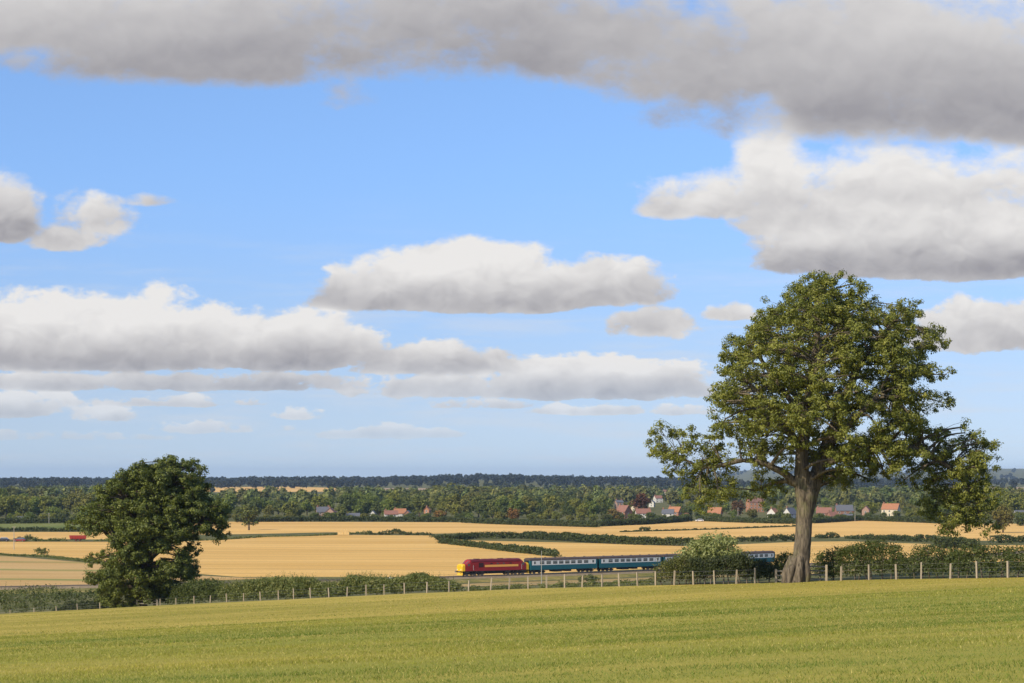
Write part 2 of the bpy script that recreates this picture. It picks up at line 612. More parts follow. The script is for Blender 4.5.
# ------------------------------------------------------------------ ground and fields
def build_ground():
    rad = np.concatenate([[4], np.geomspace(8, 26000, 250)])
    fr = np.radians(np.linspace(-24, 24, 161))
    bk = np.radians(np.linspace(24, 336, 70)[1:-1])
    ang = np.concatenate([fr, bk])
    na = len(ang)
    R, A = np.meshgrid(rad, ang, indexing='ij')
    X = R * np.sin(A)
    Y = R * np.cos(A)
    V = np.stack([X, Y, H(X, Y)], -1).reshape(-1, 3)
    i, j = np.meshgrid(np.arange(len(rad) - 1), np.arange(na), indexing='ij')
    j2 = (j + 1) % na
    F = np.stack([i * na + j2, i * na + j, (i + 1) * na + j, (i + 1) * na + j2], -1).reshape(-1, 4)
    me = mesh_np('ground', V, F, M['ground'], smooth_shade=True)
    # close the hub
    o = link('ground', me)
    tag(o, 'rolling farmland falling from the pasture to the valley floor', None, None, 'structure')
    hub = MB()
    pts = [(0, 0, float(H(0, 0)))] + [tuple(V[k]) for k in range(na)]
    hub.add(pts, [(0, 1 + (k + 1) % na, 1 + k) for k in range(na)])
    h = part('ground_patch', hub, M['ground'], o, True)


build_ground()


def lerp_tab(tab, x):
    xs = [p[0] for p in tab]
    ys = [p[1] for p in tab]
    return float(np.interp(x, xs, ys))


def field(name, lower, upper, mat, label, off=.12, step=9.0, rows=14):
    """a strip of crop between two field edges given along the view; lies on the ground as a thin sheet with real edges"""
    x0 = max(lower[0][0], upper[0][0])
    x1 = min(lower[-1][0], upper[-1][0])
    n = max(3, int((x1 - x0) / step))
    V = []
    for i in range(n + 1):
        px = x0 + (x1 - x0) * i / n
        a = ground(px, lerp_tab(lower, px))
        b = ground(px, lerp_tab(upper, px))
        for j in range(rows + 1):
            t = (j / rows) ** 1.15
            V.append((a[0] + (b[0] - a[0]) * t, a[1] + (b[1] - a[1]) * t))
    V = np.array(V)
    Z = H(V[:, 0], V[:, 1])
    k = rows + 1
    edge = np.zeros(len(V))
    j = np.arange(len(V)) % k
    edge[(j == 0) | (j == rows)] = 1
    top = np.column_stack([V, Z + off - edge * (off + .05)])
    F = []
    for i in range(n):
        for j in range(rows):
            F.append((i * k + j, (i + 1) * k + j, (i + 1) * k + j + 1, i * k + j + 1))
    me = mesh_np(name, top, np.array(F), mat)
    return tag(link(name, me), label, None, None, 'structure')


def strip(name, near_pts, far_pts, mat, label, off=.1, rows=6):
    """a strip of ground cover between two lines of ground points"""
    k = rows + 1
    V, F = [], []
    for a, b in zip(near_pts, far_pts):
        for j in range(k):
            t = j / rows
            x, y = a[0] + (b[0] - a[0]) * t, a[1] + (b[1] - a[1]) * t
            V.append((x, y, float(H(x, y)) + off))
    for i in range(len(near_pts) - 1):
        for j in range(rows):
            F.append((i * k + j, (i + 1) * k + j, (i + 1) * k + j + 1, i * k + j + 1))
    return tag(link(name, mesh_np(name, np.array(V), np.array(F), mat)), label, None, None, 'structure')


FEN_A, FEN_B = 185.5, 1.55         # the fence runs along y = A - B x


def fence_y(x):
    return FEN_A - FEN_B * x


def fence_at(px, behind=0.0):
    a = (px - 512.0) / FPX
    x = a * (FEN_A + behind) / (1 + FEN_B * a)
    y = FEN_A + behind - FEN_B * x
    return Vector((x, y, float(H(x, y))))


def build_pasture():
    xs = np.linspace(-98, 112, 85)
    ts = np.linspace(0, 1, 110)
    X, Tt = np.meshgrid(xs, ts, indexing='ij')
    top = np.maximum(fence_y(X) + .6, 30)
    Y = -40 + (top + 40) * Tt
    Z = H(X, Y) + .05
    k = len(ts)
    i, j = np.meshgrid(np.arange(len(xs) - 1), np.arange(k - 1), indexing='ij')
    F = np.stack([i * k + j, (i + 1) * k + j, (i + 1) * k + j + 1, i * k + j + 1], -1).reshape(-1, 4)
    o = link('pasture', mesh_np('pasture', np.stack([X, Y, Z], -1).reshape(-1, 3), F, M['pasture'], smooth_shade=True))
    tag(o, 'grazed yellow green pasture sloping down to the fence', None, None, 'structure')


build_pasture()

field('wheat_field', [(-160, 553), (0, 553), (95, 561), (170, 572), (240, 577.5), (457, 577.5), (530, 574), (640, 569.5), (770, 565.5), (900, 563), (1180, 560)],
      [(-160, 541.5), (120, 541.5), (190, 541), (270, 536), (340, 534.4), (430, 535), (470, 540), (600, 543), (690, 546), (800, 541.5), (850, 541), (960, 545), (1180, 545)],
      M['wheat'], 'large golden wheat field behind the train', step=7, rows=26, off=.12)
field('wheat_field', [(150, 535), (240, 534.4), (330, 532.4), (430, 534), (470, 533), (600, 536), (690, 540), (800, 537), (850, 537), (960, 541), (1180, 541)],
      [(150, 522), (240, 521.5), (460, 522), (520, 525), (590, 527), (620, 525.5), (690, 520.5), (720, 521), (770, 523), (810, 523), (860, 520), (940, 523), (1180, 524)],
      M['wheat_far'], 'golden field strip beyond the long hedge', step=7, off=.12)
field('stubble_field', [(-160, 592), (0, 591), (95, 589), (200, 581), (262, 578.6)], [(-160, 555), (0, 555), (95, 563), (170, 574), (240, 577.9), (262, 578.2)], M['stubble'],
      'striped stubble field with green lines left of the oak', off=.1, rows=20)
field('wheat_field', [(-160, 539.6), (125, 539.4)], [(-160, 532.4), (125, 532.2)], M['wheat_far'], 'narrow golden field at the left below the green strip', off=.3)
field('green_field', [(-160, 530.2), (118, 530.0)], [(-160, 523.2), (118, 522.6)], M['green_field'], 'narrow green field at the left below the wood', off=.12)
PXS = np.linspace(-120, 66, 16)
strip('bare_verge', [fence_at(p, 3)[:2] for p in PXS], [fence_at(p, 13)[:2] for p in PXS], M['soil'], 'bare brown verge at the far left between hedge and fence', .07)
field('distant_field', [(205, 492), (290, 492), (340, 491.5)], [(205, 487.3), (290, 486.5), (340, 488)], M['wheat_far'], 'thin straw coloured field on the far slope left of centre', off=.4)
field('distant_field', [(384, 492.6), (430, 492.6)], [(384, 488.2), (430, 488.0)], M['pink_field'], 'small pale field on the far slope above the white cottages', off=.4)
field('distant_field', [(930, 492.0), (1100, 492.0)], [(930, 487.2), (1100, 487.0)], M['pink_field'], 'pinkish field on the far slope at the right edge', off=.5)

# ------------------------------------------------------------------ foliage
def unit(a):
    return a / (np.linalg.norm(a, axis=-1, keepdims=True) + 1e-9)


def leaf_geo(pos, nrm, size, aspect, rng, tri=False):
    n = len(pos)
    t = unit(np.cross(nrm, rng.normal(size=(n, 3))))
    b = np.cross(nrm, t)
    L = (size * rng.uniform(.65, 1.35, n))[:, None] * .5
    Wd = L * aspect
    if tri:
        V = np.stack([pos + t * L * 1.2, pos - t * L * .7 + b * Wd * 1.2, pos - t * L * .7 - b * Wd * 1.2], 1).reshape(-1, 3)
        F = np.arange(n * 3).reshape(-1, 3)
    else:
        V = np.stack([pos + t * L, pos + b * Wd + nrm * L * .18, pos - t * L, pos - b * Wd + nrm * L * .18], 1).reshape(-1, 3)
        F = np.arange(n * 4).reshape(-1, 4)
    return V, F


def leaf_cols(n, pal, rng, k, jitter=.18, clump=None):
    """colour of each leaf picked between the palette's colours"""
    pal = np.array(pal)
    w = rng.random(n)
    if clump is not None:
        w = np.clip(.5 * w + .5 * clump, 0, .999)
    s = w * (len(pal) - 1)
    i = np.minimum(s.astype(int), len(pal) - 2)
    f = (s - i)[:, None]
    c = pal[i] * (1 - f) + pal[i + 1] * f
    c = c * rng.uniform(1 - jitter, 1 + jitter, (n, 1))
    return np.repeat(c, k, axis=0)


def clumps_in(lobes, per_m2, rng, rc, shell=.55, small=0.0):
    """centres of leaf clumps spread through the outer part of each lobe (x, y, z, rx, ry, rz)"""
    C, ID = [], []
    for li, l in enumerate(lobes):
        l = np.array(l, float)
        area = 4 * np.pi * (np.prod(l[3:]) ** (2 / 3))
        n = max(3, int(area * per_m2 * (1.6 if l[3:].mean() < small else 1.0)))
        d = unit(rng.normal(size=(n, 3)))
        r = (shell + (1 - shell) * rng.random(n) ** .6)[:, None]
        C.append(l[:3] + d * r * l[3:] * rng.uniform(.88, 1.1, (n, 1)))
        ID.append(np.full(n, li))
    return np.concatenate(C), np.concatenate(ID)


def foliage(centres, rc, per, size, aspect, pal, rng, lobec=None, up=.4, out=1.0, rnd=.5, flat=.75, tri=False):
    """leaves scattered through clumps; they face mostly outwards and up as leaves do"""
    m = len(centres)
    n = m * per
    idx = np.repeat(np.arange(m), per)
    d = unit(rng.normal(size=(n, 3)))
    r = rng.random(n)[:, None] ** .55
    rcl = (rc * rng.uniform(.65, 1.35, m))[idx][:, None]
    pos = centres[idx] + d * r * rcl * np.array([1, 1, flat])
    nr = d * out + np.array([0, 0, up]) + rng.normal(size=(n, 3)) * rnd
    if lobec is not None:
        nr = nr + unit(pos - lobec[idx]) * .45
    nr = unit(nr)
    V, F = leaf_geo(pos, nr, size, aspect, rng, tri)
    C = leaf_cols(n, pal, rng, 3 if tri else 4, clump=rng.random(m)[idx])
    return V, F, C


OAK = [(.050, .068, .014), (.120, .148, .028), (.215, .235, .046)]
ASH = [(.072, .088, .015), (.150, .170, .029), (.235, .247, .046), (.33, .32, .07)]
HAW = [(.040, .056, .014), (.080, .105, .024), (.145, .160, .040)]
DARK = [(.024, .034, .010), (.048, .062, .017), (.085, .098, .028)]
PALE = [(.15, .18, .06), (.25, .28, .10), (.38, .39, .16)]
REED = [(.070, .095, .024), (.15, .175, .045), (.27, .25, .08)]


def smooth_path(pts, n):
    pts = np.array(pts, float)
    t = np.linspace(0, 1, len(pts))
    q = np.linspace(0, 1, n)
    out = np.column_stack([np.interp(q, t, pts[:, k]) for k in range(3)])
    for _ in range(2):
        out[1:-1] = .25 * out[:-2] + .5 * out[1:-1] + .25 * out[2:]
    return out


def specimen_tree(name, base, lobes, skeleton, pal, label, leaf, per, rc, dens, barkm, seed, twig=.035, aspect=.5, shell=.5, group=None, boost=None):
    """a close tree: skeleton = list of (points, radii) limbs in local metres; branches reach each lobe, twigs each leaf clump"""
    rng = np.random.default_rng(seed)
    root = thing(name, base, label, 'tree', group)
    C, ID = clumps_in(lobes, dens, rng, rc, shell, boost or 0.0)
    L = np.array(lobes, float)[:, :3]
    tb = MB()
    nodes, nrad = [], []
    for pts, rad in skeleton:
        P = smooth_path(pts, len(pts) * 4)
        R = np.interp(np.linspace(0, 1, len(P)), np.linspace(0, 1, len(rad)), rad)
        big = R[0] > .3
        if big:
            P = P + rng.normal(size=P.shape) * .02
        tb.tube(P, R, 14 if big else 8)
        nodes.append(P)
        nrad.append(R)
    nodes = np.concatenate(nodes)
    nrad = np.concatenate(nrad)
    for li in range(len(L)):
        d = np.linalg.norm((nodes - L[li]) * np.array([1, 1, 1.0]), axis=1) + .7 * np.maximum(nodes[:, 2] - L[li][2] + .6, 0)
        d = d + (nodes[:, 2] < 3.5) * 50 + 4.5 * ((L[li][2] - nodes[:, 2] > 1.6) & (nrad < .27))
        k = int(np.argmin(d))
        a, b = nodes[k], L[li]
        mid = (a + b) / 2 + np.array([0, 0, .12 * np.linalg.norm(b - a)]) + rng.normal(size=3) * .15
        P = smooth_path([a, .6 * a + .4 * mid, mid, b], 8)
        r0 = min(nrad[k] * .7, .05 + .018 * np.linalg.norm(b - a) + .03)
        tb.tube(P, np.linspace(r0, r0 * .35, 8), 6, cap=False)
        for c in C[ID == li][::2]:
            q = P[rng.integers(3, 8)]
            m2 = (q + c) / 2 + rng.normal(size=3) * .12 + np.array([0, 0, .1])
            tb.tube([q, m2, c], [twig, twig * .7, twig * .3], 3, cap=False)
    part('trunk', tb, barkm, root, True)
    V, F, K = foliage(C, rc, per, leaf, aspect, pal, rng, lobec=L[ID])
    link('crown', mesh_np('crown', V, F, M['leaf'], K), root)
    return root


def boughs(lobes, rng, k=4, ratio=.56, spread=.62, big=1.2):
    """break each mass of leaves into separate boughs with gaps between"""
    out = []
    for l in lobes:
        l = np.array(l, float)
        if l[3] < big:
            out.append(tuple(l))
            continue
        d = unit(rng.normal(size=(k, 3)))
        for q in d:
            rr = ratio * rng.uniform(.75, 1.2)
            c = l[:3] + q * l[3:] * spread * rng.uniform(.8, 1.15)
            out.append(tuple(c) + (l[3] * rr * rng.uniform(.9, 1.3), l[4] * rr * rng.uniform(.9, 1.3), l[5] * rr * .8))
    return out


# the ash on the right, described in its own metres from silhouette measurements (13.2 px per metre)
def build_ash():
    base = fence_at(803, -2.0)
    s = base.y / FPX
    rng = np.random.default_rng(3)
    X = lambda px: (px - 803) * s
    Z = lambda py: (581 - py) * s * 1.035
    L2 = [(822, 296, 24), (806, 312, 30), (838, 312, 28), (780, 328, 27), (812, 335, 34), (848, 338, 32), (752, 348, 27), (782, 358, 32), (878, 338, 24),
          (902, 324, 24), (922, 348, 26), (897, 352, 28), (925, 376, 22), (905, 388, 28), (868, 370, 32), (832, 372, 36), (795, 388, 32), (762, 384, 28), (735, 372, 24),
          (722, 398, 22), (745, 412, 26), (775, 420, 28), (805, 425, 30), (842, 412, 34), (876, 408, 30), (908, 418, 28), (932, 412, 18), (722, 424, 17),
          (758, 440, 20), (790, 448, 20), (838, 446, 28), (868, 446, 28), (898, 450, 28), (925, 440, 24), (848, 475, 22), (880, 472, 20), (820, 462, 16),
          (915, 478, 22), (940, 462, 20), (800, 300, 18), (846, 302, 20), (864, 318, 18), (768, 320, 18), (738, 428, 16), (942, 442, 16), (735, 352, 16)]
    lobes = []
    cxc, czc = 825, 395
    for (px, py, r) in L2:
        e = ((px - cxc) / 122.0) ** 2 + ((py - czc) / 128.0) ** 2
        half = 95 * math.sqrt(max(0, 1 - min(e, .97)))
        rr = r * s * .82
        if half > 45:
            dys = [-half * .80, half * .05, half * .80]
        elif half > 22:
            dys = [-half * .6, half * .6]
        else:
            dys = [rng.uniform(-10, 10)]
        for dy in dys:
            jx, jz = rng.uniform(-6, 6, 2) if len(dys) > 1 else (0, 0)
            kx = 1 - .10 * abs(dy) / 95
            lobes.append(((X(cxc + (px + jx - cxc) * kx)), dy * s, Z(czc + (py + jz - czc) * kx), rr * 1.0, rr * 1.0, rr * .86))
    # hanging limb on the left
    for (px, py, r, dy) in [(668, 452, 15, -10), (684, 444, 14, 6), (676, 470, 13, 0), (700, 462, 14, -14), (712, 448, 12, 8), (722, 470, 14, -5), (706, 486, 12, 4), (718, 494, 12, -8),
                            (690, 496, 9, 0), (694, 480, 10, 10), (728, 490, 10, 6), (664, 438, 9, 0), (704, 505, 8, -3)]:
        lobes.append((X(px), dy * s, Z(py), r * s * 1.12, r * s * 1.12, r * s * 1.12))
    # shaded low branch by the trunk
    for (px, py, r, dy) in [(764, 482, 14, 18), (780, 490, 13, 30), (752, 492, 10, 22), (772, 500, 9, 26)]:
        lobes.append((X(px), dy * s, Z(py), r * s, r * s, r * s))
    # hanging limb on the right
    for (px, py, r, dy) in [(950, 462, 20, -12), (978, 446, 16, 0), (968, 470, 20, -22), (988, 470, 13, 4), (960, 492, 20, -8), (982, 494, 15, -16), (940, 488, 18, 10), (930, 506, 12, 0),
                            (950, 512, 14, -14), (972, 512, 15, -6), (988, 510, 10, 6), (984, 528, 9, -4), (946, 528, 8, -8), (938, 520, 8, 4), (964, 528, 7, 0), (966, 436, 8, 3)]:
        lobes.append((X(px), dy * s, Z(py), r * s * 1.05, r * s * 1.05, r * s * 1.15))

    for (px, py, r, dy) in [(772, 455, 17, -8), (752, 456, 14, -14), (787, 466, 12, -10), (740, 448, 12, 4), (830, 478, 12, -14), (798, 440, 14, -22)]:
        lobes.append((X(px), dy * s, Z(py), r * s, r * s, r * s))
    hang = [l for l in lobes if l[0] < X(735) and l[2] < Z(430) or l[0] > X(925) and l[2] < Z(430)]
    for l in hang:                      # the two hanging limbs carry the thickest foliage
        j = rng.normal(size=3) * .45
        lobes.append((l[0] + j[0], l[1] + j[1] * 2, l[2] + j[2] * .6) + tuple(q * .8 for q in l[3:]))
    lobes = boughs(lobes, rng, 4, .54, .66)

    def P(*pts):
        return [(X(a), d * s, Z(b)) for (a, b, d) in pts]
    R = lambda *r: [q * s for q in r]
    skel = [
        (P((795, 585, 0), (797, 576, 0), (801, 560, 0), (803, 540, 0), (804, 520, 0), (806, 500, 0), (809, 486, 0), (811, 474, 1)), R(11.5, 10.2, 8.8, 8.2, 8.1, 8.7, 8.2, 5)),
        (P((804, 522, -1), (801, 482, -3), (801, 455, -4), (806, 420, -6), (812, 370, -4), (820, 320, 0), (822, 290, 0)), R(5, 7.8, 6.4, 5.2, 3.8, 2.2, 1)),
        (P((806, 522, 1), (817, 478, 4), (826, 452, 6), (842, 415, 10), (858, 375, 14), (880, 345, 16), (900, 325, 12)), R(5, 7.4, 6.0, 5, 3.6, 2.2, 1)),
        (P((803, 492, 0), (786, 476, -6), (765, 466, -12), (742, 462, -12), (722, 468, -8), (700, 470, -4), (678, 458, 0)), R(4.6, 3.8, 3.0, 2.4, 2.0, 1.6, .8)),
        (P((824, 466, 4), (850, 456, 0), (885, 448, -4), (920, 452, -8), (950, 470, -8), (970, 492, -8), (978, 515, -6)), R(4.8, 4.0, 3.4, 2.8, 2.2, 1.6, .7)),
        (P((802, 458, -4), (785, 430, -20), (762, 405, -30), (740, 385, -34)), R(4.2, 3.2, 2.2, 1)),
        (P((806, 425, -6), (785, 395, 12), (765, 365, 26), (752, 345, 30)), R(4, 3, 2, 1)),
        (P((828, 450, 6), (850, 425, -20), (872, 400, -40), (885, 370, -50)), R(4, 3, 2, 1)),
        (P((842, 415, 10), (880, 405, 24), (910, 395, 34), (925, 370, 34)), R(3.6, 2.8, 2, 1)),
        (P((812, 375, -4), (830, 345, -26), (842, 318, -30)), R(3, 2, 1)),
        (P((804, 445, -4), (806, 420, 36), (800, 385, 58), (796, 350, 55)), R(3.8, 2.8, 2, 1)),
        (P((804, 440, -5), (800, 418, -40), (806, 385, -62), (812, 350, -55)), R(3.8, 2.8, 2, 1)),
        (P((800, 488, 2), (786, 482, 14), (772, 486, 24), (758, 492, 24)), R(3, 2.2, 1.6, .8)),
    ]
    # root flare
    for k in range(7):
        an = k * 2 * math.pi / 7 + .3
        c, q = math.cos(an), math.sin(an)
        skel.append(([(X(799) + c * 6 * s, q * 6 * s, Z(556)), (X(797) + c * 11 * s, q * 11 * s, Z(571)), (X(796) + c * 11.5 * s, q * 11.5 * s, Z(582)), (X(796) + c * 15 * s, q * 15 * s, Z(589))], R(4, 4, 3, 1.6)))
    return specimen_tree('ash_tree', base, lobes, skel, ASH, 'tall spreading ash tree with thick bare trunk beside the fence at right',
                         .21, 52, .42, .88, M['bark'], 21, .026, .42, .55)


ASH_TREE = build_ash()


def build_oak():
    base = fence_at(140, 2.5)
    s = base.y / FPX
    rng = np.random.default_rng(4)
    X = lambda px: (px - 140) * s
    Z = lambda py: (606.5 - py) * s * 1.035
    L2 = [(128, 480, 11), (148, 471, 10), (165, 466, 9), (112, 494, 10), (98, 508, 9), (182, 466, 11), (172, 474, 13), (160, 480, 14), (192, 478, 11), (146, 482, 12), (132, 490, 12), (118, 488, 9), (194, 492, 12), (176, 494, 15), (156, 500, 16), (136, 506, 15), (116, 504, 11),
          (104, 514, 10), (90, 522, 10), (78, 526, 7), (122, 520, 14), (104, 528, 9), (200, 508, 14), (214, 510, 12), (224, 520, 9), (222, 533, 8), (206, 524, 11), (186, 514, 15), (164, 520, 17), (144, 528, 16),
          (124, 536, 12), (184, 534, 12), (168, 542, 15), (146, 550, 16), (126, 556, 13), (186, 552, 9), (172, 564, 12), (154, 570, 15), (134, 572, 14), (114, 566, 12), (102, 558, 8), (100, 574, 9),
          (112, 582, 11), (126, 588, 11), (148, 588, 12), (164, 582, 11), (110, 596, 9), (122, 598, 9), (136, 596, 9), (158, 592, 10), (170, 588, 8), (102, 590, 8), (182, 572, 10), (178, 585, 9), (186, 562, 9)]
    lobes = []
    for (px, py, r) in L2:
        e = ((px - 148) / 82.0) ** 2 + ((py - 530) / 80.0) ** 2
        half = 62 * math.sqrt(max(0, 1 - min(e, .97)))
        rr = r * s * .95
        dys = [-half * .8, -half * .1, half * .7] if half > 34 else ([-half * .6, half * .6] if half > 18 else [rng.uniform(-6, 6)])
        for dy in dys:
            jx, jz = rng.uniform(-4, 4, 2) if len(dys) > 1 else (0, 0)
            lobes.append((X(px + jx), dy * s, Z(py + jz), rr, rr, rr * .85))

    lobes = boughs(lobes, rng, 4, .60, .62)

    def P(*pts):
        return [(X(a), d * s, Z(b)) for (a, b, d) in pts]
    R = lambda *r: [q * s for q in r]
    skel = [(P((139, 609, 0), (140, 600, 0), (142, 588, 0), (146, 570, 0), (152, 545, 0), (160, 515, 0), (172, 485, 0), (180, 466, 0)), R(9, 7, 6, 5.4, 4.4, 3.4, 2, .8)),
            (P((143, 580, 0), (130, 560, -6), (115, 540, -10), (98, 525, -8)), R(3.6, 3, 2, .8)),
            (P((148, 560, 0), (170, 540, -6), (195, 522, -8), (218, 520, -4)), R(3.4, 2.8, 2, .8)),
            (P((150, 552, 0), (140, 525, -24), (130, 500, -34)), R(3, 2, 1)),
            (P((150, 552, 0), (165, 530, 24), (175, 505, 34)), R(3, 2, 1)),
            (P((142, 588, 0), (122, 584, -10), (108, 580, -14)), R(3, 2, 1))]
    return specimen_tree('oak_tree', base, lobes, skel, OAK, 'dark dense oak tree leaning over the fence at left',
                         .28, 44, .56, .90, M['bark_dark'], 22, .04, .55, .62)


OAK_TREE = build_oak()


# ------------------------------------------------------------------ hedges and bushes
def hedge(name, path, width, height, label, leaf, pal, seed, per=16, step=None, cat='hedge', stems=False, shoots=0.0, rc=None, group=None, low=.15, jag=.25, dense=.55):
    """path: ground points; height: number or table along 0..1; a run of leafy clumps from foot to crest, uneven on top"""
    rng = np.random.default_rng(seed)
    P = np.array([(p[0], p[1]) for p in path], float)
    seg = np.concatenate([[0], np.cumsum(np.linalg.norm(np.diff(P, axis=0), axis=1))])
    tot = seg[-1]
    base = Vector((P[0][0], P[0][1], float(H(P[0][0], P[0][1]))))
    hmean = height if not isinstance(height, (list, tuple)) else float(np.mean([h for _, h in height]))
    rc = rc or max(.28, hmean * .2)
    step = step or rc * 1.0
    n = int(tot / step)
    C = []
    for i in range(n):
        sdist = (i + rng.random()) / n * tot
        x = np.interp(sdist, seg, P[:, 0])
        y = np.interp(sdist, seg, P[:, 1])
        t = sdist / tot
        h = height if not isinstance(height, (list, tuple)) else lerp_tab(height, t)
        h = h * (1 + jag * float(wob(sdist, seed * 3.3, hmean * 1.7, seed)))
        if h < .25:
            continue
        k = max(2, int(h * width / (rc * rc) * dense))
        for _ in range(k):
            q = rng.uniform(low, 1) ** .8
            wq = width * (1 - .55 * q * q)
            an = rng.uniform(0, 2 * np.pi)
            C.append((x + math.cos(an) * wq * .5 * rng.random() ** .4, y + math.sin(an) * wq * .5 * rng.random() ** .4, q * max(h - rc * .5, .1)))
    C = np.array(C)
    C[:, 2] += H(C[:, 0], C[:, 1])
    V, F, K = foliage(C, rc, per, leaf, .55, pal, rng)
    if shoots:
        m = int(tot * shoots)
        sd = rng.random(m) * tot
        x = np.interp(sd, seg, P[:, 0]) + rng.normal(size=m) * width * .25
        y = np.interp(sd, seg, P[:, 1]) + rng.normal(size=m) * width * .25
        hh = np.array([height if not isinstance(height, (list, tuple)) else lerp_tab(height, q / tot) for q in sd])
        z0 = H(x, y) + hh * .75
        ln = hh * rng.uniform(.2, .5, m)
        vs, cs = [], []
        for lv in range(7):
            f = (lv + .5) / 7
            p = np.column_stack([x + rng.normal(size=m) * .05 + f * ln * .12, y + rng.normal(size=m) * .05, z0 + ln * f])
            nr = unit(rng.normal(size=(m, 3)) + np.array([0, -.3, .3]))
            v2, _ = leaf_geo(p, nr, np.maximum(leaf * 1.15 * (1 - .5 * f), .05), .38, rng)
            vs.append(v2)
            cs.append(leaf_cols(m, pal, rng, 4))
        v2 = np.concatenate(vs)
        V = np.concatenate([V, v2])
        K = np.concatenate([K, np.concatenate(cs)])
        F = np.arange(len(V)).reshape(-1, 4)
    V = V - np.array(base)
    root = thing(name, base, label, cat, group)
    link('foliage', mesh_np('foliage', V, F, M['leaf'], K), root)
    if stems:
        tb = MB()
        m = max(3, int(tot / .8))
        for i in range(m):
            sd = (i + rng.random()) / m * tot
            x = np.interp(sd, seg, P[:, 0])
            y = np.interp(sd, seg, P[:, 1])
            h = (height if not isinstance(height, (list, tuple)) else lerp_tab(height, sd / tot)) * .8
            z = float(H(x, y))
            q = rng.normal(size=4) * .3
            tb.tube(np.array([(x, y, z - .1), (x + q[0] * .4, y + q[1] * .4, z + h * .4), (x + q[0] + q[2], y + q[1] + q[3], z + h)]) - np.array(base), [.07, .05, .02], 4)
        tag(part('stems', tb, M['bark'], root), None, None, None, 'stuff')
    return root


def line(pts, dpt=None):
    return [ground(a, b) for a, b in pts]


def fline(pxs, behind):
    return [fence_at(p, behind)[:2] for p in pxs]


# behind the fence on the right of the ash
hedge('hedge', fline([818, 850, 880, 903], 5), 2.2, [(0, 2.2), (.3, 2.5), (.7, 2.6), (.93, 2.2), (1, 1.2)], 'bushy hawthorn hedge just right of the ash trunk behind the fence', .15, HAW, 31, 20, stems=True, shoots=10, low=.12, dense=.95)
hedge('hedge', fline([908, 935, 960], 5), 2.4, [(0, 1.4), (.25, 2.5), (.7, 2.7), (1, 2.2)], 'hawthorn hedge behind the fence below the right hanging limb', .15, HAW, 32, 20, stems=True, shoots=7, low=.12, dense=.95)
hedge('hedge', fline([958, 990, 1030, 1075], 4), 2.4, [(0, 2.1), (.4, 2.4), (1, 2.6)], 'clipped dark hedge behind the fence at the right edge', .15, HAW, 33, 20, stems=True, shoots=3, low=.1, dense=.95)
hedge('hedge', fline([770, 782, 793], 7), 2.0, [(0, 1.2), (.5, 2.4), (1, 2.2)], 'small dark hawthorn tight against the left of the ash trunk', .15, HAW, 34, 20, stems=True, shoots=5, low=.3, dense=.95)
# bushes left of the ash
hedge('hawthorn_bush', fline([661, 680, 700], 4), 3.0, [(0, 1.6), (.35, 2.7), (.7, 2.6), (1, 2.0)], 'rounded olive hawthorn bush hiding the middle of the train', .17, [(.055, .068, .016), (.11, .12, .028), (.19, .18, .045)], 35, 20, cat='bush', stems=True, shoots=6, dense=.95)
hedge('hawthorn_bush', fline([695, 715, 735, 752], 3.5), 2.4, [(0, 2.4), (.5, 2.2), (.85, 2.3), (1, 1.5)], 'dark hawthorn bush under the pale willow', .17, DARK, 36, 20, cat='bush', stems=True, low=.3, dense=.95)
hedge('hawthorn_bush', fline([748, 760, 770], 4.5), 2.0, [(0, 1.6), (.5, 2.0), (1, 1.1)], 'low dark thorn bush in front of the last coach', .16, DARK, 37, 20, cat='bush', stems=True, low=.3, jag=.4, dense=.95)
hedge('willow_bush', fline([689, 704, 719, 733], 10), 4.0, [(0, 2.8), (.3, 3.9), (.65, 4.1), (1, 3.0)], 'pale leaved willow bush rising above the dark thorns before the train', .24, PALE, 38, 22, cat='bush', rc=.6, jag=.12, low=.3, dense=.95)
# rank growth left of the loco
hedge('hedge', fline([172, 195, 222], 7), 3.0, [(0, 2.8), (.5, 3.3), (1, 3.1)], 'trimmed dark hedge just right of the oak', .24, HAW, 41, 18, shoots=1.5, jag=.12, dense=.95)
hedge('hedge', fline([224, 250, 280, 310], 6), 3.0, [(0, 2.8), (.3, 2.6), (.7, 2.9), (1, 2.5)], 'ragged hedge with tall shoots in the middle of the left fence', .22, REED, 42, 18, shoots=12, jag=.12, dense=.95)
hedge('hedge', fline([290, 316, 344], 7), 2.4, [(0, 2.8), (.5, 2.2), (1, 1.6)], 'low brambly hedge beside the white trackside board', .2, REED, 43, 18, shoots=9, jag=.15, dense=.95)
hedge('reed_bed', fline([340, 352, 372, 392, 408], 7), 2.8, [(0, 1.6), (.2, 2.5), (.6, 2.1), (1, 1.7)], 'tall feathery reed and willow growth left of the locomotive', .22, REED, 44, 18, cat='shrub', shoots=18, jag=.14)
hedge('hedge', fline([404, 425, 442, 456], 6), 2.0, [(0, 2.0), (.5, 1.9), (1, 1.0)], 'low weedy hedge ending below the yellow nose of the locomotive', .2, REED, 45, 16, shoots=9, jag=.2, dense=.95)
hedge('shrub', [fence_at(470, 9)[:2], fence_at(500, 9)[:2], fence_at(530, 9)[:2]], 1.5, .55, 'thin line of low weeds below the locomotive', .16, REED, 46, 12, cat='shrub', jag=.6)
hedge('shrub', [fence_at(540, 9)[:2], fence_at(590, 9)[:2], fence_at(650, 9)[:2]], 1.5, .5, 'thin line of low weeds below the first two coaches', .16, REED, 47, 12, cat='shrub', jag=.7)
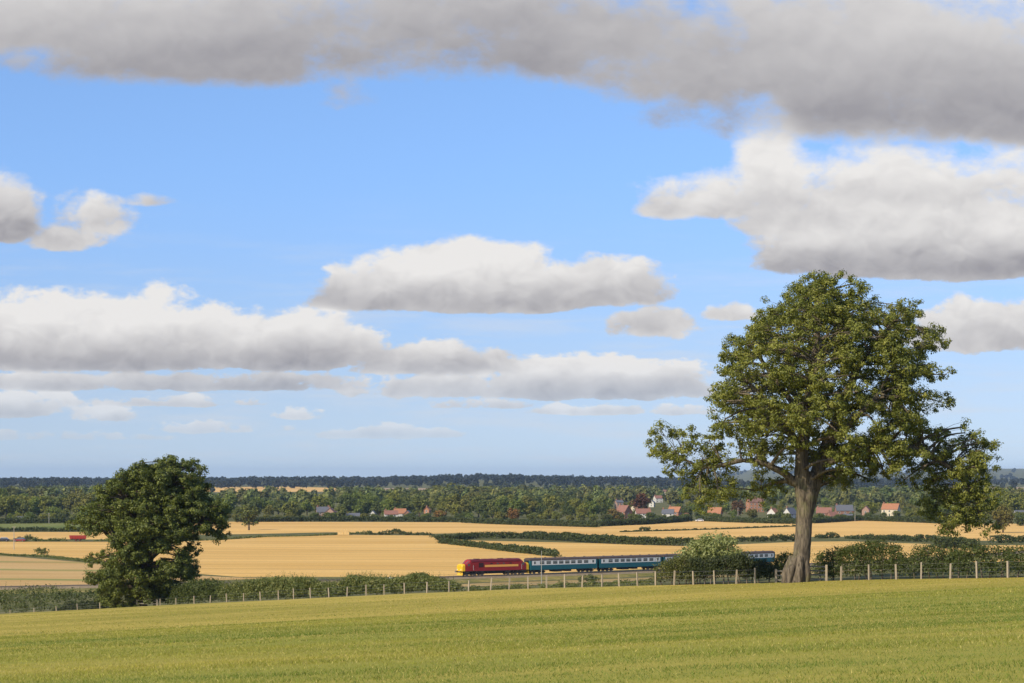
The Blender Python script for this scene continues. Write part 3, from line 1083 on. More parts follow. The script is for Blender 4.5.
# far left
hedge('hedge', [at(-60, 330)[:2], at(0, 318)[:2], at(60, 306)[:2], at(100, 300)[:2]], 3.2, [(0, 4.8), (.5, 4.9), (.8, 4.4), (1, 3.8)], 'long dark hedge at the far left below the stubble field', .3, HAW, 48, 16, jag=.12, shoots=.8)
hedge('bush', [at(56, 296)[:2], at(75, 292)[:2], at(104, 285)[:2]], 2.4, [(0, .8), (.4, 1.6), (1, 2.0)], 'low rounded thorn bush left of the oak behind the fence', .26, DARK, 49, 16, cat='bush', jag=.2)

# field hedges in the valley
FH = [(.036, .050, .014), (.072, .095, .024), (.125, .140, .038)]


def far_hedge(pts, w, h, label, seed, pal=FH, leaf=.62, jag=.22, rc=None, per=11, low=.1):
    return hedge('hedge', line(pts), w, h, label, leaf, pal, seed, per, rc=rc or .75, jag=jag, low=low)


far_hedge([(262, 537.2), (300, 536.6), (345, 534.8), (372, 534.6)], 2.2, [(0, .6), (.5, .9), (.8, 1.3), (1, 2.0)], 'low scrubby hedge along the top of the large wheat field', 51, REED)
far_hedge([(368, 535), (400, 535), (432, 535.5)], 3, [(0, 1.6), (.3, 2.6), (.6, 2.0), (1, 1.2)], 'row of small bushes on the wheat field crest left of the thick hedge', 52, jag=.4)
far_hedge([(434, 540.5), (450, 540.5), (475, 538.5), (520, 538.5), (560, 540.5), (605, 543.5), (650, 545.5), (692, 546)], 4.2, [(0, 2.6), (.2, 2.7), (.5, 3.4), (1, 3.3)], 'thick dark hedge between the two golden fields above the coaches', 53, jag=.14)
far_hedge([(738, 542), (770, 541.5), (800, 541)], 3, [(0, 2.0), (.5, 2.4), (1, 3.0)], 'dark field hedge just left of the ash trunk', 54)
far_hedge([(816, 538.5), (826, 538.2), (838, 538)], 3, [(0, 1.6), (.7, 2.4), (1, 1.8)], 'short piece of field hedge just right of the ash trunk', 55)
far_hedge([(846, 538.5), (880, 540), (920, 542), (950, 543)], 3.5, [(0, 1.4), (.2, 2.2), (1, 3.2)], 'field hedge crossing the golden field right of the ash', 56)
far_hedge([(936, 549), (960, 548), (975, 549)], 6, 4.0, 'dark bush clump below the right hanging limb', 57, jag=.2)
far_hedge([(992, 543), (1030, 543), (1070, 543)], 4, 3.0, 'dark field hedge at the right edge', 58)
far_hedge([(440, 543.5), (480, 548), (515, 552.5), (545, 556), (557, 557.2)], 3.0, [(0, 2.2), (.5, 2.4), (.85, 2.8), (1, 2.0)], 'diagonal hedge running down to the first coach', 59, jag=.18)
far_hedge([(620, 532.4), (660, 531.4), (720, 529.6), (800, 526.6)], 1.4, .9, 'thin green boundary line across the far golden strip', 60, jag=.5, rc=.5)
far_hedge([(640, 531.4), (646, 531.3), (650, 531.3)], 3, 2.2, 'single small bush on the thin boundary line', 61)
far_hedge([(236, 522.6), (300, 521.6), (380, 521.4), (462, 522.4)], 4.0, 3.0, 'straight dark hedge below the white cottages', 62, jag=.08, leaf=.8)
far_hedge([(462, 523), (540, 525.6), (596, 527.6)], 4.0, 3.2, 'dark hedge at the foot of the tree belt in the centre', 63, jag=.12, leaf=.8)
far_hedge([(602, 526.4), (640, 525), (690, 521.4)], 4.5, 3.6, 'dark hedge below the village left of the ash', 64, jag=.2, leaf=.8)
far_hedge([(700, 521), (745, 523), (800, 524.4)], 4.0, 3.2, 'dark hedge below the big brick house', 65, jag=.15, leaf=.8)
far_hedge([(812, 523.6), (860, 520.6), (940, 523.6)], 4.0, 3.4, 'dark hedge below the roofs right of the ash', 66, jag=.15, leaf=.8)
far_hedge([(-60, 531.6), (30, 531.4), (118, 531.6)], 3.0, 2.2, 'dark hedge under the narrow green field at left', 67, jag=.2, leaf=.7)
far_hedge([(14, 541.4), (25, 541.3), (50, 541.3), (64, 541.2)], 3.0, [(0, 1.8), (.3, 2.6), (.6, 1.4), (1, 1.6)], 'scrubby hedge beside the parked cars at left', 68, REED, jag=.45)
far_hedge([(0, 555.4), (40, 556.6), (95, 562.4), (165, 573)], 2.0, .7, 'grassy balk between wheat and stubble at left', 69, REED, leaf=.4, jag=.6, rc=.4)
far_hedge([(36, 555), (42, 555), (47, 555)], 2.4, 2.6, 'leaning lone bush on the grassy balk', 70, REED, leaf=.4, jag=.2, rc=.5)
far_hedge([(95, 541.2), (150, 541.0), (215, 540.6), (262, 537.4)], 2.0, .9, 'low weedy hedge behind the oak along the wheat', 71, REED, jag=.5)
far_hedge([(-20, 524), (40, 523.6), (112, 522.6)], 4.0, 3.0, 'dark hedge at the foot of the left wood', 72, jag=.2, leaf=.8)
hedge('bush', [at(579, 452)[:2], at(588, 452)[:2], at(597, 452)[:2]], 2.2, [(0, 1.4), (.5, 2.2), (1, 1.4)], 'round bush beside the track in front of the first coach', .3, HAW, 73, 14, cat='bush', rc=.5)

# ------------------------------------------------------------------ fence along the pasture
def build_fence():
    pxs = [-62, -38, -14, 10, 34, 56.5, 77.6, 100, 118, 160, 176, 194, 210, 227, 243.5, 260.5, 278.5, 293.5, 310.5, 329, 347, 366, 384, 404.5, 427, 449, 468.5, 490.5, 509, 528,
           546.5, 564.5, 582, 602, 619, 637.5, 655.5, 674, 693.5, 714.6, 736, 755, 841, 869, 896, 921, 950, 977, 1008, 1040, 1075]
    rng = np.random.default_rng(8)
    left = [p for p in pxs if p < 770]
    right = [p for p in pxs if p > 800]
    for run, lab in ((left, 'post and wire fence along the pasture left of the ash'), (right, 'post and wire fence along the pasture right of the ash')):
        b = fence_at(run[0])
        root = thing('wire_fence', b, lab, 'fence')
        m = MB().box(-.055, .055, -.055, .055, -.3, 1.18).mesh('post', M['wood'])
        tops = []
        for p in run:
            q = fence_at(p)
            o = link('post', m, root, q - b)
            o.rotation_euler = (rng.normal() * .035, rng.normal() * .035, rng.normal() * .4)
            o.scale = (rng.uniform(.85, 1.15), rng.uniform(.85, 1.15), rng.uniform(.92, 1.08))
            tops.append(q - b)
        for h in (.25, .5, .78, 1.12):
            w = MB()
            w.tube([(t.x + .05, t.y - .075, t.z + h) for t in tops], .006, 4)
            part('wire', w, M['wire'], root)


build_fence()


def hurdle(base, length, rot, label, h=1.25, rails=4):
    root = thing('timber_hurdle', base, label, 'fence', None, rot)
    m = MB().box(-.08, .08, -.07, .07, -.2, h).mesh('post', M['wood'])
    for t in (0, length):
        link('post', m, root, (t, 0, 0))
    for k in range(rails):
        z = .22 + (h - .42) * k / (rails - 1)
        part('rail', MB().box(.081, length - .081, -.03, .03, z, z + .10), M['wood_grey'], root)
    return root


FROT = math.atan2(-FEN_B, 1)
q = fence_at(811, -1.0)
hurdle(fence_at(806, .2), 1.55, math.radians(-18), 'weathered rail hurdle against the right side of the ash trunk', 1.35)
hurdle(fence_at(776, .4), 1.5, math.radians(-14), 'dark low rail hurdle left of the ash trunk', 1.1, 3)
hurdle(fence_at(137, -.6), 3.0, math.radians(-20), 'small rail hurdle at the foot of the oak', 1.2, 3)

# ------------------------------------------------------------------ railway
RAIL_Z = EYE - 22.8
S_MIN, S_MAX = -330.0, 420.0


def track_table():
    ds = .5
    s = np.arange(0, S_MAX, ds)
    th = np.radians(np.clip(30.5 + s * 11.0 / 100, 20, 50))
    x = -13.0 + np.concatenate([[0], np.cumsum(np.cos(th[:-1]) * ds)])
    y = 465.0 + np.concatenate([[0], np.cumsum(np.sin(th[:-1]) * ds)])
    s2 = np.arange(0, -S_MIN, ds)
    th2 = np.radians(np.clip(30.5 - s2 * 11.0 / 100, 16, 50))
    x2 = -13.0 - np.concatenate([[0], np.cumsum(np.cos(th2[:-1]) * ds)])
    y2 = 465.0 - np.concatenate([[0], np.cumsum(np.sin(th2[:-1]) * ds)])
    return np.concatenate([-s2[:0:-1], s]), np.concatenate([x2[:0:-1], x]), np.concatenate([y2[:0:-1], y])


TS, TX, TY = track_table()


def track(s):
    return np.array([np.interp(s, TS, TX), np.interp(s, TS, TY)])


M['bank'] = field_mat('bank_grass', ((.15, .15, .045), (.28, .23, .08), (.42, .31, .12)), 9, .8, (.6, 1), bump=.2)
M['steel'] = paint('rail_steel', (.28, .22, .18), .4, .2, 3.0, .7)
M['sleeper'] = paint('sleeper_timber', (.10, .085, .07), .9, .3, 3.0)


def build_track():
    ss = np.arange(S_MIN + 5, S_MAX - 5, 6.0)
    P = np.array([track(s) for s in ss])
    T = unit(np.gradient(P, axis=0))
    N = np.column_stack([-T[:, 1], T[:, 0]])
    prof = [(-7.5, -2.2), (-4.2, -.95), (-2.3, -.62), (2.3, -.62), (4.2, -.95), (7.5, -2.2)]
    secs = [[(p[0] + n[0] * a, p[1] + n[1] * a, RAIL_Z + b) for a, b in prof] for p, n in zip(P, N)]
    tag(link('railway_bank', MB().loft(secs, closed=False, caps=False).mesh('railway_bank', M['bank'])), 'low grassy bank carrying the railway', None, None, 'structure')
    prof = [(-2.2, -.66), (-1.6, -.22), (1.6, -.22), (2.2, -.66)]
    secs = [[(p[0] + n[0] * a, p[1] + n[1] * a, RAIL_Z + b) for a, b in prof] for p, n in zip(P, N)]
    mb = MB().loft(secs, closed=False, caps=False)
    tag(link('railway_ballast', mb.mesh('railway_ballast', M['ballast'])), 'grey stone ballast under the track', None, None, 'structure')
    ss2 = np.arange(-14, 120, 4.0)
    P2 = np.array([track(q) for q in ss2])
    T2 = unit(np.gradient(P2, axis=0))
    N2 = np.column_stack([-T2[:, 1], T2[:, 0]])
    wv = 3.0 * np.sin(ss2 / 9.0) + 2.0 * np.sin(ss2 / 4.1 + 1)
    strip('hay_strip', P2 - N2 * (27 + wv)[:, None], P2 - N2 * (11 - wv * .4)[:, None], M['hay'], 'dry hay coloured strip between fence and railway', .08)
    root = thing('railway_track', (0, 0, 0), 'single railway track under the train on its ballast bank', 'railway track')
    for sd in (-.7175, .7175):
        secs = [[(p[0] + n[0] * (sd + a), p[1] + n[1] * (sd + a), RAIL_Z + b) for a, b in ((-.035, 0), (.035, 0), (.035, -.15), (-.035, -.15))] for p, n in zip(P, N)]
        part('rail', MB().loft(secs), M['steel'], root)
    sl = MB()
    for s in np.arange(-60, 140, .65):
        p = track(s)
        t = track(s + .3) - track(s - .3)
        t = t / np.linalg.norm(t)
        n = np.array([-t[1], t[0]])
        v = []
        for z in (-.26, -.155):
            for a, b in ((-.125, -1.3), (.125, -1.3), (.125, 1.3), (-.125, 1.3)):
                v.append((p[0] + t[0] * a + n[0] * b, p[1] + t[1] * a + n[1] * b, RAIL_Z + z))
        sl.add(v, [(4, 5, 6, 7), (0, 1, 5, 4), (1, 2, 6, 5), (2, 3, 7, 6), (3, 0, 4, 7)])
    tag(part('sleepers', sl, M['sleeper'], root), None, None, None, 'stuff')


build_track()

# ------------------------------------------------------------------ train
M['maroon'] = paint('maroon_paint', (.28, .016, .018), .4, .25, .7)
M['maroon_roof'] = paint('maroon_roof_paint', (.13, .012, .016), .5, .2, 1.5)
M['gold'] = paint('gold_band_paint', (.82, .40, .09), .4, .08, 2.0)
M['yellow'] = paint('warning_yellow_paint', (.80, .47, .015), .4, .08, 2.0)
M['black'] = paint('underframe_black', (.018, .017, .016), .8, .4, 3.0)
M['grille'] = paint('dark_grille', (.02, .015, .016), .7, .3, 6.0)
M['glass'] = paint('window_glass', (.10, .11, .11), .08, .2, 1.0, spec=.9)
M['teal'] = paint('rail_blue_paint', (.010, .105, .13), .45, .3, .7)
M['cream'] = paint('pale_grey_paint', (.72, .71, .66), .5, .12, .7)
M['roof_dark'] = paint('coach_roof', (.075, .055, .048), .75, .25, 1.0)
M['chrome'] = paint('buffer_steel', (.35, .34, .33), .4, .2, 4.0, .8)
M['white_trim'] = paint('white_trim', (.75, .75, .72), .5, .05, 3.0)
M['red_lens'] = paint('red_lamp_lens', (.35, .02, .02), .25, .1, 3.0)


def car_prof(x, w, zb, zs, zt, n=8):
    pts = [(x, -w / 2, zb), (x, -w / 2, zs)]
    for k in range(1, n):
        a = math.pi - math.pi * k / n
        pts.append((x, w / 2 * math.cos(a), zs + (zt - zs) * math.sin(a) ** .8))
    pts += [(x, w / 2, zs), (x, w / 2, zb)]
    return pts


def bogie(root, x, wheels, half, wr):
    b = part('bogie', MB().box(x - half, x + half, -1.18, -1.02, .42, .78).box(x - half, x + half, 1.02, 1.18, .42, .78).box(x - .35, x + .35, -1.0, 1.0, .5, .9), M['black'], root)
    for wx in wheels:
        for sd in (-1, 1):
            part('wheel', MB().cyl((x + wx, sd * .76, wr + .005), 'y', wr, .065, 16), M['steel'], b)
            part('axle_box', MB().box(x + wx - .16, x + wx + .16, sd * 1.18 if sd > 0 else -1.30, 1.30 if sd > 0 else -1.18, wr - .14, wr + .2), M['black'], b)
    return b


def place_vehicle(name, s0, L, label, cat, group=None):
    a = track(s0 + .2 * L)
    b = track(s0 + .8 * L)
    c = (a + b) / 2
    d = b - a
    return thing(name, (c[0], c[1], RAIL_Z), label, cat, group, math.atan2(d[1], d[0]))


def build_loco():
    root = place_vehicle('diesel_locomotive', 0.75, 18.6, 'maroon diesel locomotive with gold band and yellow nose leading the train', 'locomotive')
    W = 2.7
    # main body between the cabs
    part('body', MB().loft([car_prof(x, W, 1.12, 3.02, 3.28) for x in (-6.75, 6.75)]), M['maroon'], root, False)
    part('roof', MB().loft([car_prof(x, W - .02, 3.20, 3.285, 3.86) for x in (-6.72, 6.72)]), M['maroon_roof'], root)
    for e in (-1, 1):
        cab = MB().loft([car_prof(e * 6.751, W, 1.12, 3.02, 3.84), car_prof(e * 7.05, W, 1.12, 2.98, 3.80), car_prof(e * 7.75, W - .02, 1.12, 2.72, 2.92)])
        c = part('cab', cab, M['maroon'], root)
        for k in (-1, 1):
            y0, y1 = (-.05 - 1.0, -.05) if k < 0 else (.05, 1.05)
            w = MB()
            w.add([(e * 7.74, y0, 2.93), (e * 7.74, y1, 2.93), (e * 7.12, y1, 3.66 - .12), (e * 7.12, y0, 3.66 - .12), (e * 7.70, y0, 2.93), (e * 7.70, y1, 2.93), (e * 7.08, y1, 3.54), (e * 7.08, y0, 3.54)],
                  [(0, 1, 2, 3), (4, 7, 6, 5), (0, 4, 5, 1), (1, 5, 6, 2), (2, 6, 7, 3), (3, 7, 4, 0)])
            part('windscreen', w, M['glass'], c)
        for sd in (-1, 1):
            y = sd * (W / 2)
            part('side_window', MB().box(e * 7.45 - .28, e * 7.45 + .28, min(y, y + sd * .012), max(y, y + sd * .012), 2.30, 2.85), M['glass'], c)
            d = part('cab_door', MB().box(e * 6.62 - .32, e * 6.62 + .32, min(y, y + sd * .016), max(y, y + sd * .016), 1.25, 2.95), M['maroon'], root)
            part('handrail', MB().tube([(e * 6.62 + .40, y + sd * .05, 1.3), (e * 6.62 + .40, y + sd * .05, 2.5)], .02, 5), M['white_trim'], d)
        nose = MB().loft([car_prof(e * 7.752, W - .06, 1.12, 2.45, 2.90), car_prof(e * 8.40, W - .12, 1.12, 2.40, 2.86)])
        part('nose', nose, M['maroon'], root)
        yn = MB().loft([car_prof(e * 8.402, W - .118, 1.12, 2.40, 2.862), car_prof(e * 9.05, W - .22, 1.12, 2.32, 2.80), car_prof(e * 9.22, W - .5, 1.12, 2.15, 2.66)])
        n = part('nose_front', yn, M['yellow'], root)
        n['label'] = 'bright yellow warning panel on the nose'
        part('headcode_box', MB().box(min(e * 9.20, e * 9.30), max(e * 9.20, e * 9.30), -.6, .6, 2.05, 2.45), M['yellow'], n)
        for sd in (-1, 1):
            part('marker_lamp', MB().cyl((e * 9.27, sd * .86, 1.45), 'x', .11, .05, 10), M['red_lens'] if e > 0 else M['white_trim'], n)
        part('buffer_beam', MB().box(min(e * 9.0, e * 9.16), max(e * 9.0, e * 9.16), -1.25, 1.25, .85, 1.115), M['black'], root)
        part('snow_plough', MB().loft([[(e * 9.0, -1.2, .25), (e * 9.0, 1.2, .25), (e * 9.0, 1.2, .83), (e * 9.0, -1.2, .83)], [(e * 9.35, -.9, .22), (e * 9.35, .9, .22), (e * 9.15, 1.0, .83), (e * 9.15, -1.0, .83)]]), M['yellow'], root)
        for sd in (-1, 1):
            b = part('buffer', MB().cyl((e * 9.45, sd * .87, 1.02), 'x', .13, .29, 10), M['black'], root)
            part('buffer_head', MB().cyl((e * 9.76, sd * .87, 1.02), 'x', .24, .03, 14), M['chrome'], b)
        part('coupling', MB().box(min(e * 9.16, e * 9.45), max(e * 9.16, e * 9.45), -.08, .08, .8, 1.0), M['black'], root)
    for sd in (-1, 1):
        y = sd * (W / 2)
        f = lambda t: (min(y, y + sd * t), max(y, y + sd * t))
        b = f(.010)
        g = part('gold_band', MB().box(-3.1, 6.1, b[0], b[1], 1.98, 2.48), M['gold'], root)
        b = f(.020)
        r = part('radiator_grille', MB().box(-4.75, -3.45, b[0], b[1], 1.95, 3.0), M['grille'], root)
        for k in range(6):
            bb = f(.035)
            part('slat', MB().box(-4.72, -3.48, bb[0], bb[1], 2.02 + k * .16, 2.06 + k * .16), M['maroon_roof'], r)
        for x in (-1.3, .4, 2.1, 4.0):
            b = f(.014)
            part('body_window', MB().box(x - .3, x + .3, b[0], b[1], 2.66, 2.92), M['glass'] if x in (.4, 2.1) else M['grille'], root)
        b = f(.012)
        part('solebar', MB().box(-8.6, 8.6, b[0], b[1], 1.0, 1.118), M['black'], root)
    part('fan_grille', MB().cyl((-4.6, 0, 3.86), 'z', .75, .06, 18), M['grille'], root)
    part('exhaust', MB().box(1.2, 2.6, -.25, .25, 3.84, 3.93), M['grille'], root)
    for x in (-2.4, -.6, 4.2):
        part('roof_hatch', MB().box(x - .6, x + .6, -.55, .55, 3.845, 3.875), M['maroon_roof'], root)
    part('fuel_tank', MB().box(-2.5, 2.5, -1.15, 1.15, .42, 1.05), M['black'], root)
    part('underframe', MB().box(-9.0, 9.0, -1.2, 1.2, .92, 1.118), M['black'], root)
    for x in (-5.6, 5.6):
        bogie(root, x, (-2.05, 0, 2.05), 2.75, .57)
    return root


build_loco()


def build_coach_master():
    """parts of a saloon coach, in its own metres; copied for every coach"""
    L = 19.6
    W = 2.78
    h = L / 2
    parts = []

    def add(name, mb, mat, par=None):
        parts.append([name, mb.mesh(name, mat), par])
        return len(parts) - 1
    add('lower_body', MB().box(-h, h, -W / 2, W / 2, .98, 2.10), M['teal'])
    add('upper_body', MB().box(-h + .45, h - .45, -W / 2, W / 2, 2.101, 3.16), M['cream'])
    for e in (-1, 1):
        add('end_panel', MB().box(min(e * h, e * (h - .449)), max(e * h, e * (h - .449)), -W / 2, W / 2, 2.102, 3.16), M['teal'])
        g = add('gangway', MB().box(min(e * h, e * (h + .33)), max(e * h, e * (h + .33)), -.62, .62, 1.05, 3.2), M['black'])
        for sd in (-1, 1):
            b = add('buffer', MB().cyl((e * (h + .2), sd * .87, 1.05), 'x', .12, .2, 8), M['black'])
        add('step', MB().box(e * (h - .9) - .5, e * (h - .9) + .5, -W / 2 - .02, W / 2 + .02, .62, .68), M['black'])
    add('roof', MB().loft([car_prof(x, W + .04, 3.162, 3.25, 3.80) for x in (-h - .04, h + .04)]), M['roof_dark'])
    for x in (-7.2, -4.3, -1.4, 1.4, 4.3, 7.2):
        add('roof_vent', MB().box(x - .2, x + .2, .25, .6, 3.72, 3.86), M['roof_dark'])
    add('band', MB().box(-h + .44, h - .44, -W / 2 - .006, W / 2 + .006, 2.085, 2.12), M['white_trim'])
    big = [-6.45, -4.55, -2.65, -.9, .9, 2.65, 4.55, 6.45]
    for sd in (-1, 1):
        y = sd * W / 2
        f = lambda a, b: (min(y + sd * a, y + sd * b), max(y + sd * a, y + sd * b))
        for x in big:
            a = f(0, .012)
            w = add('window', MB().box(x - .62, x + .62, a[0], a[1], 2.30, 3.02), M['glass'])
            a = f(.012, .022)
            add('vent_bar', MB().box(x - .6, x + .6, a[0], a[1], 2.76, 2.80), M['white_trim'], w)
        for x in (-8.55, 8.55):
            a = f(0, .010)
            d = add('door', MB().box(x - .35, x + .35, a[0], a[1], 2.12, 3.08), M['cream'])
            a = f(.010, .018)
            add('door_window', MB().box(x - .24, x + .24, a[0], a[1], 2.36, 2.98), M['glass'], d)
            a = f(.0, .05)
            add('handle', MB().box(x + .27, x + .33, a[0], a[1], 1.9, 2.0), M['chrome'], d)
    add('underframe', MB().box(-h + .3, h - .3, -1.15, 1.15, .82, .978), M['black'])
    add('battery_box', MB().box(-2.6, -.6, -1.2, 1.2, .4, .818), M['black'])
    add('battery_box', MB().box(.8, 2.2, -1.2, 1.2, .45, .818), M['black'])
    for bx in (-7.1, 7.1):
        b = add('bogie', MB().box(bx - 1.75, bx + 1.75, -1.12, -1.0, .38, .74).box(bx - 1.75, bx + 1.75, 1.0, 1.12, .38, .74).box(bx - .3, bx + .3, -.98, .98, .45, .8), M['black'])
        for wx in (-1.28, 1.28):
            for sd in (-1, 1):
                add('wheel', MB().cyl((bx + wx, sd * .76, .465), 'y', .46, .06, 14), M['steel'], b)
    return parts


def build_coaches():
    master = build_coach_master()
    labs = ['blue and pale grey passenger coach coupled directly behind the locomotive',
            'second blue and grey coach, between the front coach and the willow bush',
            'third coach, largely hidden behind the hawthorn and willow bushes',
            'last blue and grey coach, its end showing left of the ash trunk']
    s = 19.45
    for k in range(4):
        root = place_vehicle('passenger_coach', s, 19.6, labs[k], 'coach', 'coaches of the train')
        objs = []
        for name, me, par in master:
            objs.append(link(name, me, root if par is None else objs[par]))
        s += 20.3


build_coaches()

# ------------------------------------------------------------------ poles and trackside things
M['pole'] = paint('pale_pole', (.36, .34, .29), .7, .1, 2.0)


def pole(px, d, h, label, r=.10, arm=False, name='telegraph_pole', cat='pole', zoff=0.0):
    b = at(px, d)
    root = thing(name, b, label, cat)
    part('shaft', MB().tube([(0, 0, -.5), (0, 0, h * .5), (0, 0, h)], [r, r * .85, r * .65], 8), M['pole'], root)
    if arm:
        part('crossarm', MB().box(-.7, .7, -r - .1, -r + .02, h - .5, h - .38), M['wood_grey'], root)
        for x in (-.55, .55):
            part('insulator', MB().cyl((x, -r - .03, h - .33), 'z', .05, .07, 6), M['white_trim'], root)
    else:
        part('cap', MB().cyl((0, 0, h + .04), 'z', r * .8, .05, 8), M['pole'], root)
    return root


pole(541.5, 440, 7.6, 'slim pale pole standing in front of the first coach', .085)
pole(14, 700, 8.4, 'thin wooden pole with crossarm in the left wheat field', .15, True)
pole(49, 1100, 6.0, 'distant thin pole in the narrow green field', .16, True)
pole(738, 1150, 8.5, 'distant thin pole below the purple tree', .17, True)
pole(855, 1160, 9.0, 'distant thin pole beside the slate roof', .17, True)
pole(367, 430, 2.4, 'short dark stump post beside the reeds', .14)

b = at(341, 405)
r_ = thing('trackside_board', b + Vector((0, 0, .3)), 'white rectangular board lying low at the trackside left of the reeds', 'board', None, math.radians(6))
part('panel', MB().box(-.8, .8, -.04, .04, .95, 1.5), M['white_trim'], r_)
for x in (-.6, .6):
    part('leg', MB().box(x - .05, x + .05, .041, .12, -.5, 1.4), M['wood_grey'], r_)
b = at(391, 440)
r_ = thing('track_sign', b, 'small white sign on a post left of the locomotive', 'sign')
part('post', MB().tube([(0, 0, -.3), (0, 0, 2.0)], .05, 6), M['wood_grey'], r_)
part('plate', MB().box(-.4, .4, -.09, -.06, 1.6, 2.3), M['white_trim'], r_)

# bales, machine and vehicles in the fields
M['straw'] = paint('straw', (.62, .44, .18), .95, .2, 3.0, bump=.05)
gx, gy = ground(344, 535.6)
for k, (dx, dz, lab) in enumerate([(-1.5, 0, 'left bottom straw bale of the little stack by the wheat field hedge'), (1.02, 0, 'right bottom straw bale of the little stack by the wheat field hedge'), (-.2, 1.22, 'top straw bale of the little stack by the wheat field hedge')]):
    o = thing('straw_bale', (gx + dx, gy, float(H(gx, gy)) + .36 + dz), lab, 'bale', 'straw bales on the field edge', .05 * k)
    part('straw_block', MB().box(-1.22, 1.22, -.6, .6, 0, 1.2), M['straw'], o)
    for x in (-.6, 0, .6):
        part('twine', MB().box(x - .03, x + .03, -.615, .615, -.002, 1.215), M['wood'], o)

M['red'] = paint('red_machine_paint', (.30, .03, .022), .7, .15, 1.0)
M['dark_car'] = paint('dark_car_paint', (.02, .02, .03), .25, .2, 1.0, spec=.6)
M['red_car'] = paint('dull_red_car_paint', (.20, .035, .035), .35, .2, 1.0)
M['white_car'] = paint('white_car_paint', (.72, .72, .72), .3, .05, 1.0)


def trailer():
    gx, gy = ground(78, 541.6)
    root = thing('farm_trailer', (gx, gy, float(H(gx, gy)) + .3), 'red grain trailer partly hidden behind the oak', 'trailer', None, math.radians(6))
    part('bed', MB().loft([[(-3.6, -1.2, 1.1), (3.6, -1.2, 1.1), (3.6, 1.2, 1.1), (-3.6, 1.2, 1.1)], [(-3.9, -1.3, 2.9), (3.9, -1.3, 2.9), (3.9, 1.3, 2.9), (-3.9, 1.3, 2.9)]]), M['red'], root)
    part('chassis', MB().box(-3.4, 3.4, -.5, .5, .75, 1.098), M['black'], root)
    part('drawbar', MB().box(-5.6, -3.4, -.12, .12, .7, .85), M['black'], root)
    for x in (-.9, .9):
        for sd in (-1, 1):
            w = part('wheel', MB().cyl((x, sd * 1.05, .55), 'y', .55, .2, 14), M['black'], root)
            part('hub', MB().cyl((x, sd * 1.27, .55), 'y', .25, .02, 10), M['red'], w)
    for x in (-2.6, -1.3, 0, 1.3, 2.6):
        part('rib', MB().box(x - .06, x + .06, -1.38, -1.24, 1.15, 2.85), M['red'], root)
    root.scale = (.85, .85, .75)


trailer()


def parked_car(px, d, label, mat, rot, roofm=None, s=1.0):
    b = at(px, d)
    root = thing('parked_car', (b.x, b.y, b.z + .12), label, 'car', 'vehicles parked in the valley', rot)
    sec = lambda x, w, z0, z1: [(x, -w, z0), (x, w, z0), (x, w, z1), (x, -w, z1)]
    part('body', MB().loft([sec(-2.15, .80, .35, .72), sec(-1.9, .88, .28, .88), sec(1.9, .88, .28, .92), sec(2.15, .82, .38, .80)]), mat, root)
    c = part('cabin', MB().loft([[(-1.2, -.82, .9), (1.75, -.82, .9), (1.75, .82, .9), (-1.2, .82, .9)], [(-.55, -.62, 1.45), (1.2, -.62, 1.45), (1.2, .62, 1.45), (-.55, .62, 1.45)]]), M['glass'], root)
    part('roof', MB().box(-.6, 1.25, -.64, .64, 1.451, 1.50), roofm or mat, c)
    for x in (-1.3, 1.3):
        for sd in (-1, 1):
            w = part('wheel', MB().cyl((x, sd * .80, .32), 'y', .32, .1, 12), M['black'], root)
            part('hub', MB().cyl((x, sd * .91, .32), 'y', .17, .012, 8), M['chrome'], w)
    for sd in (-1, 1):
        part('headlight', MB().box(-2.17, -2.10, sd * .6 - .15, sd * .6 + .15, .58, .72), M['white_trim'], root)
    root.scale = (s, s, s)
    return root


gx, gy = ground(3, 542)
parked_car(3, gy, 'black car with white roof at the left edge', M['dark_car'], math.radians(4), M['white_car'], 1.15)
gx, gy = ground(20, 542)
parked_car(19.5, gy, 'dull red car half hidden by scrub at the left', M['red_car'], math.radians(-3), None, 1.1)
gx, gy = ground(699.5, 520)
parked_car(699.5, 1165, 'white car beside the hedge below the village', M['white_car'], math.radians(10), None, 1.1)

# ------------------------------------------------------------------ houses of the village
M['brick'] = paint('red_brick', (.28, .145, .095), .85, .2, .8)
M['brick_pink'] = paint('pink_brick', (.36, .23, .17), .85, .2, .8)
M['brick_orange'] = paint('orange_brick', (.36, .17, .09), .85, .2, .8)
M['render_white'] = paint('white_render', (.58, .56, .50), .8, .06, .8)
M['render_cream'] = paint('cream_render', (.62, .54, .38), .8, .08, .8)
M['tile_orange'] = paint('orange_pantile', (.36, .16, .08), .8, .25, 1.2)
M['tile_red'] = paint('red_pantile', (.25, .12, .085), .8, .25, 1.2)
M['tile_brown'] = paint('brown_tile', (.20, .11, .08), .8, .25, 1.2)
M['slate'] = paint('grey_slate', (.12, .125, .14), .6, .2, 1.2)
M['frame'] = paint('window_frame', (.72, .72, .70), .6, .05, 1.0)
M['door'] = paint('painted_door', (.10, .12, .10), .5, .1, 1.0)
HOUSES = []


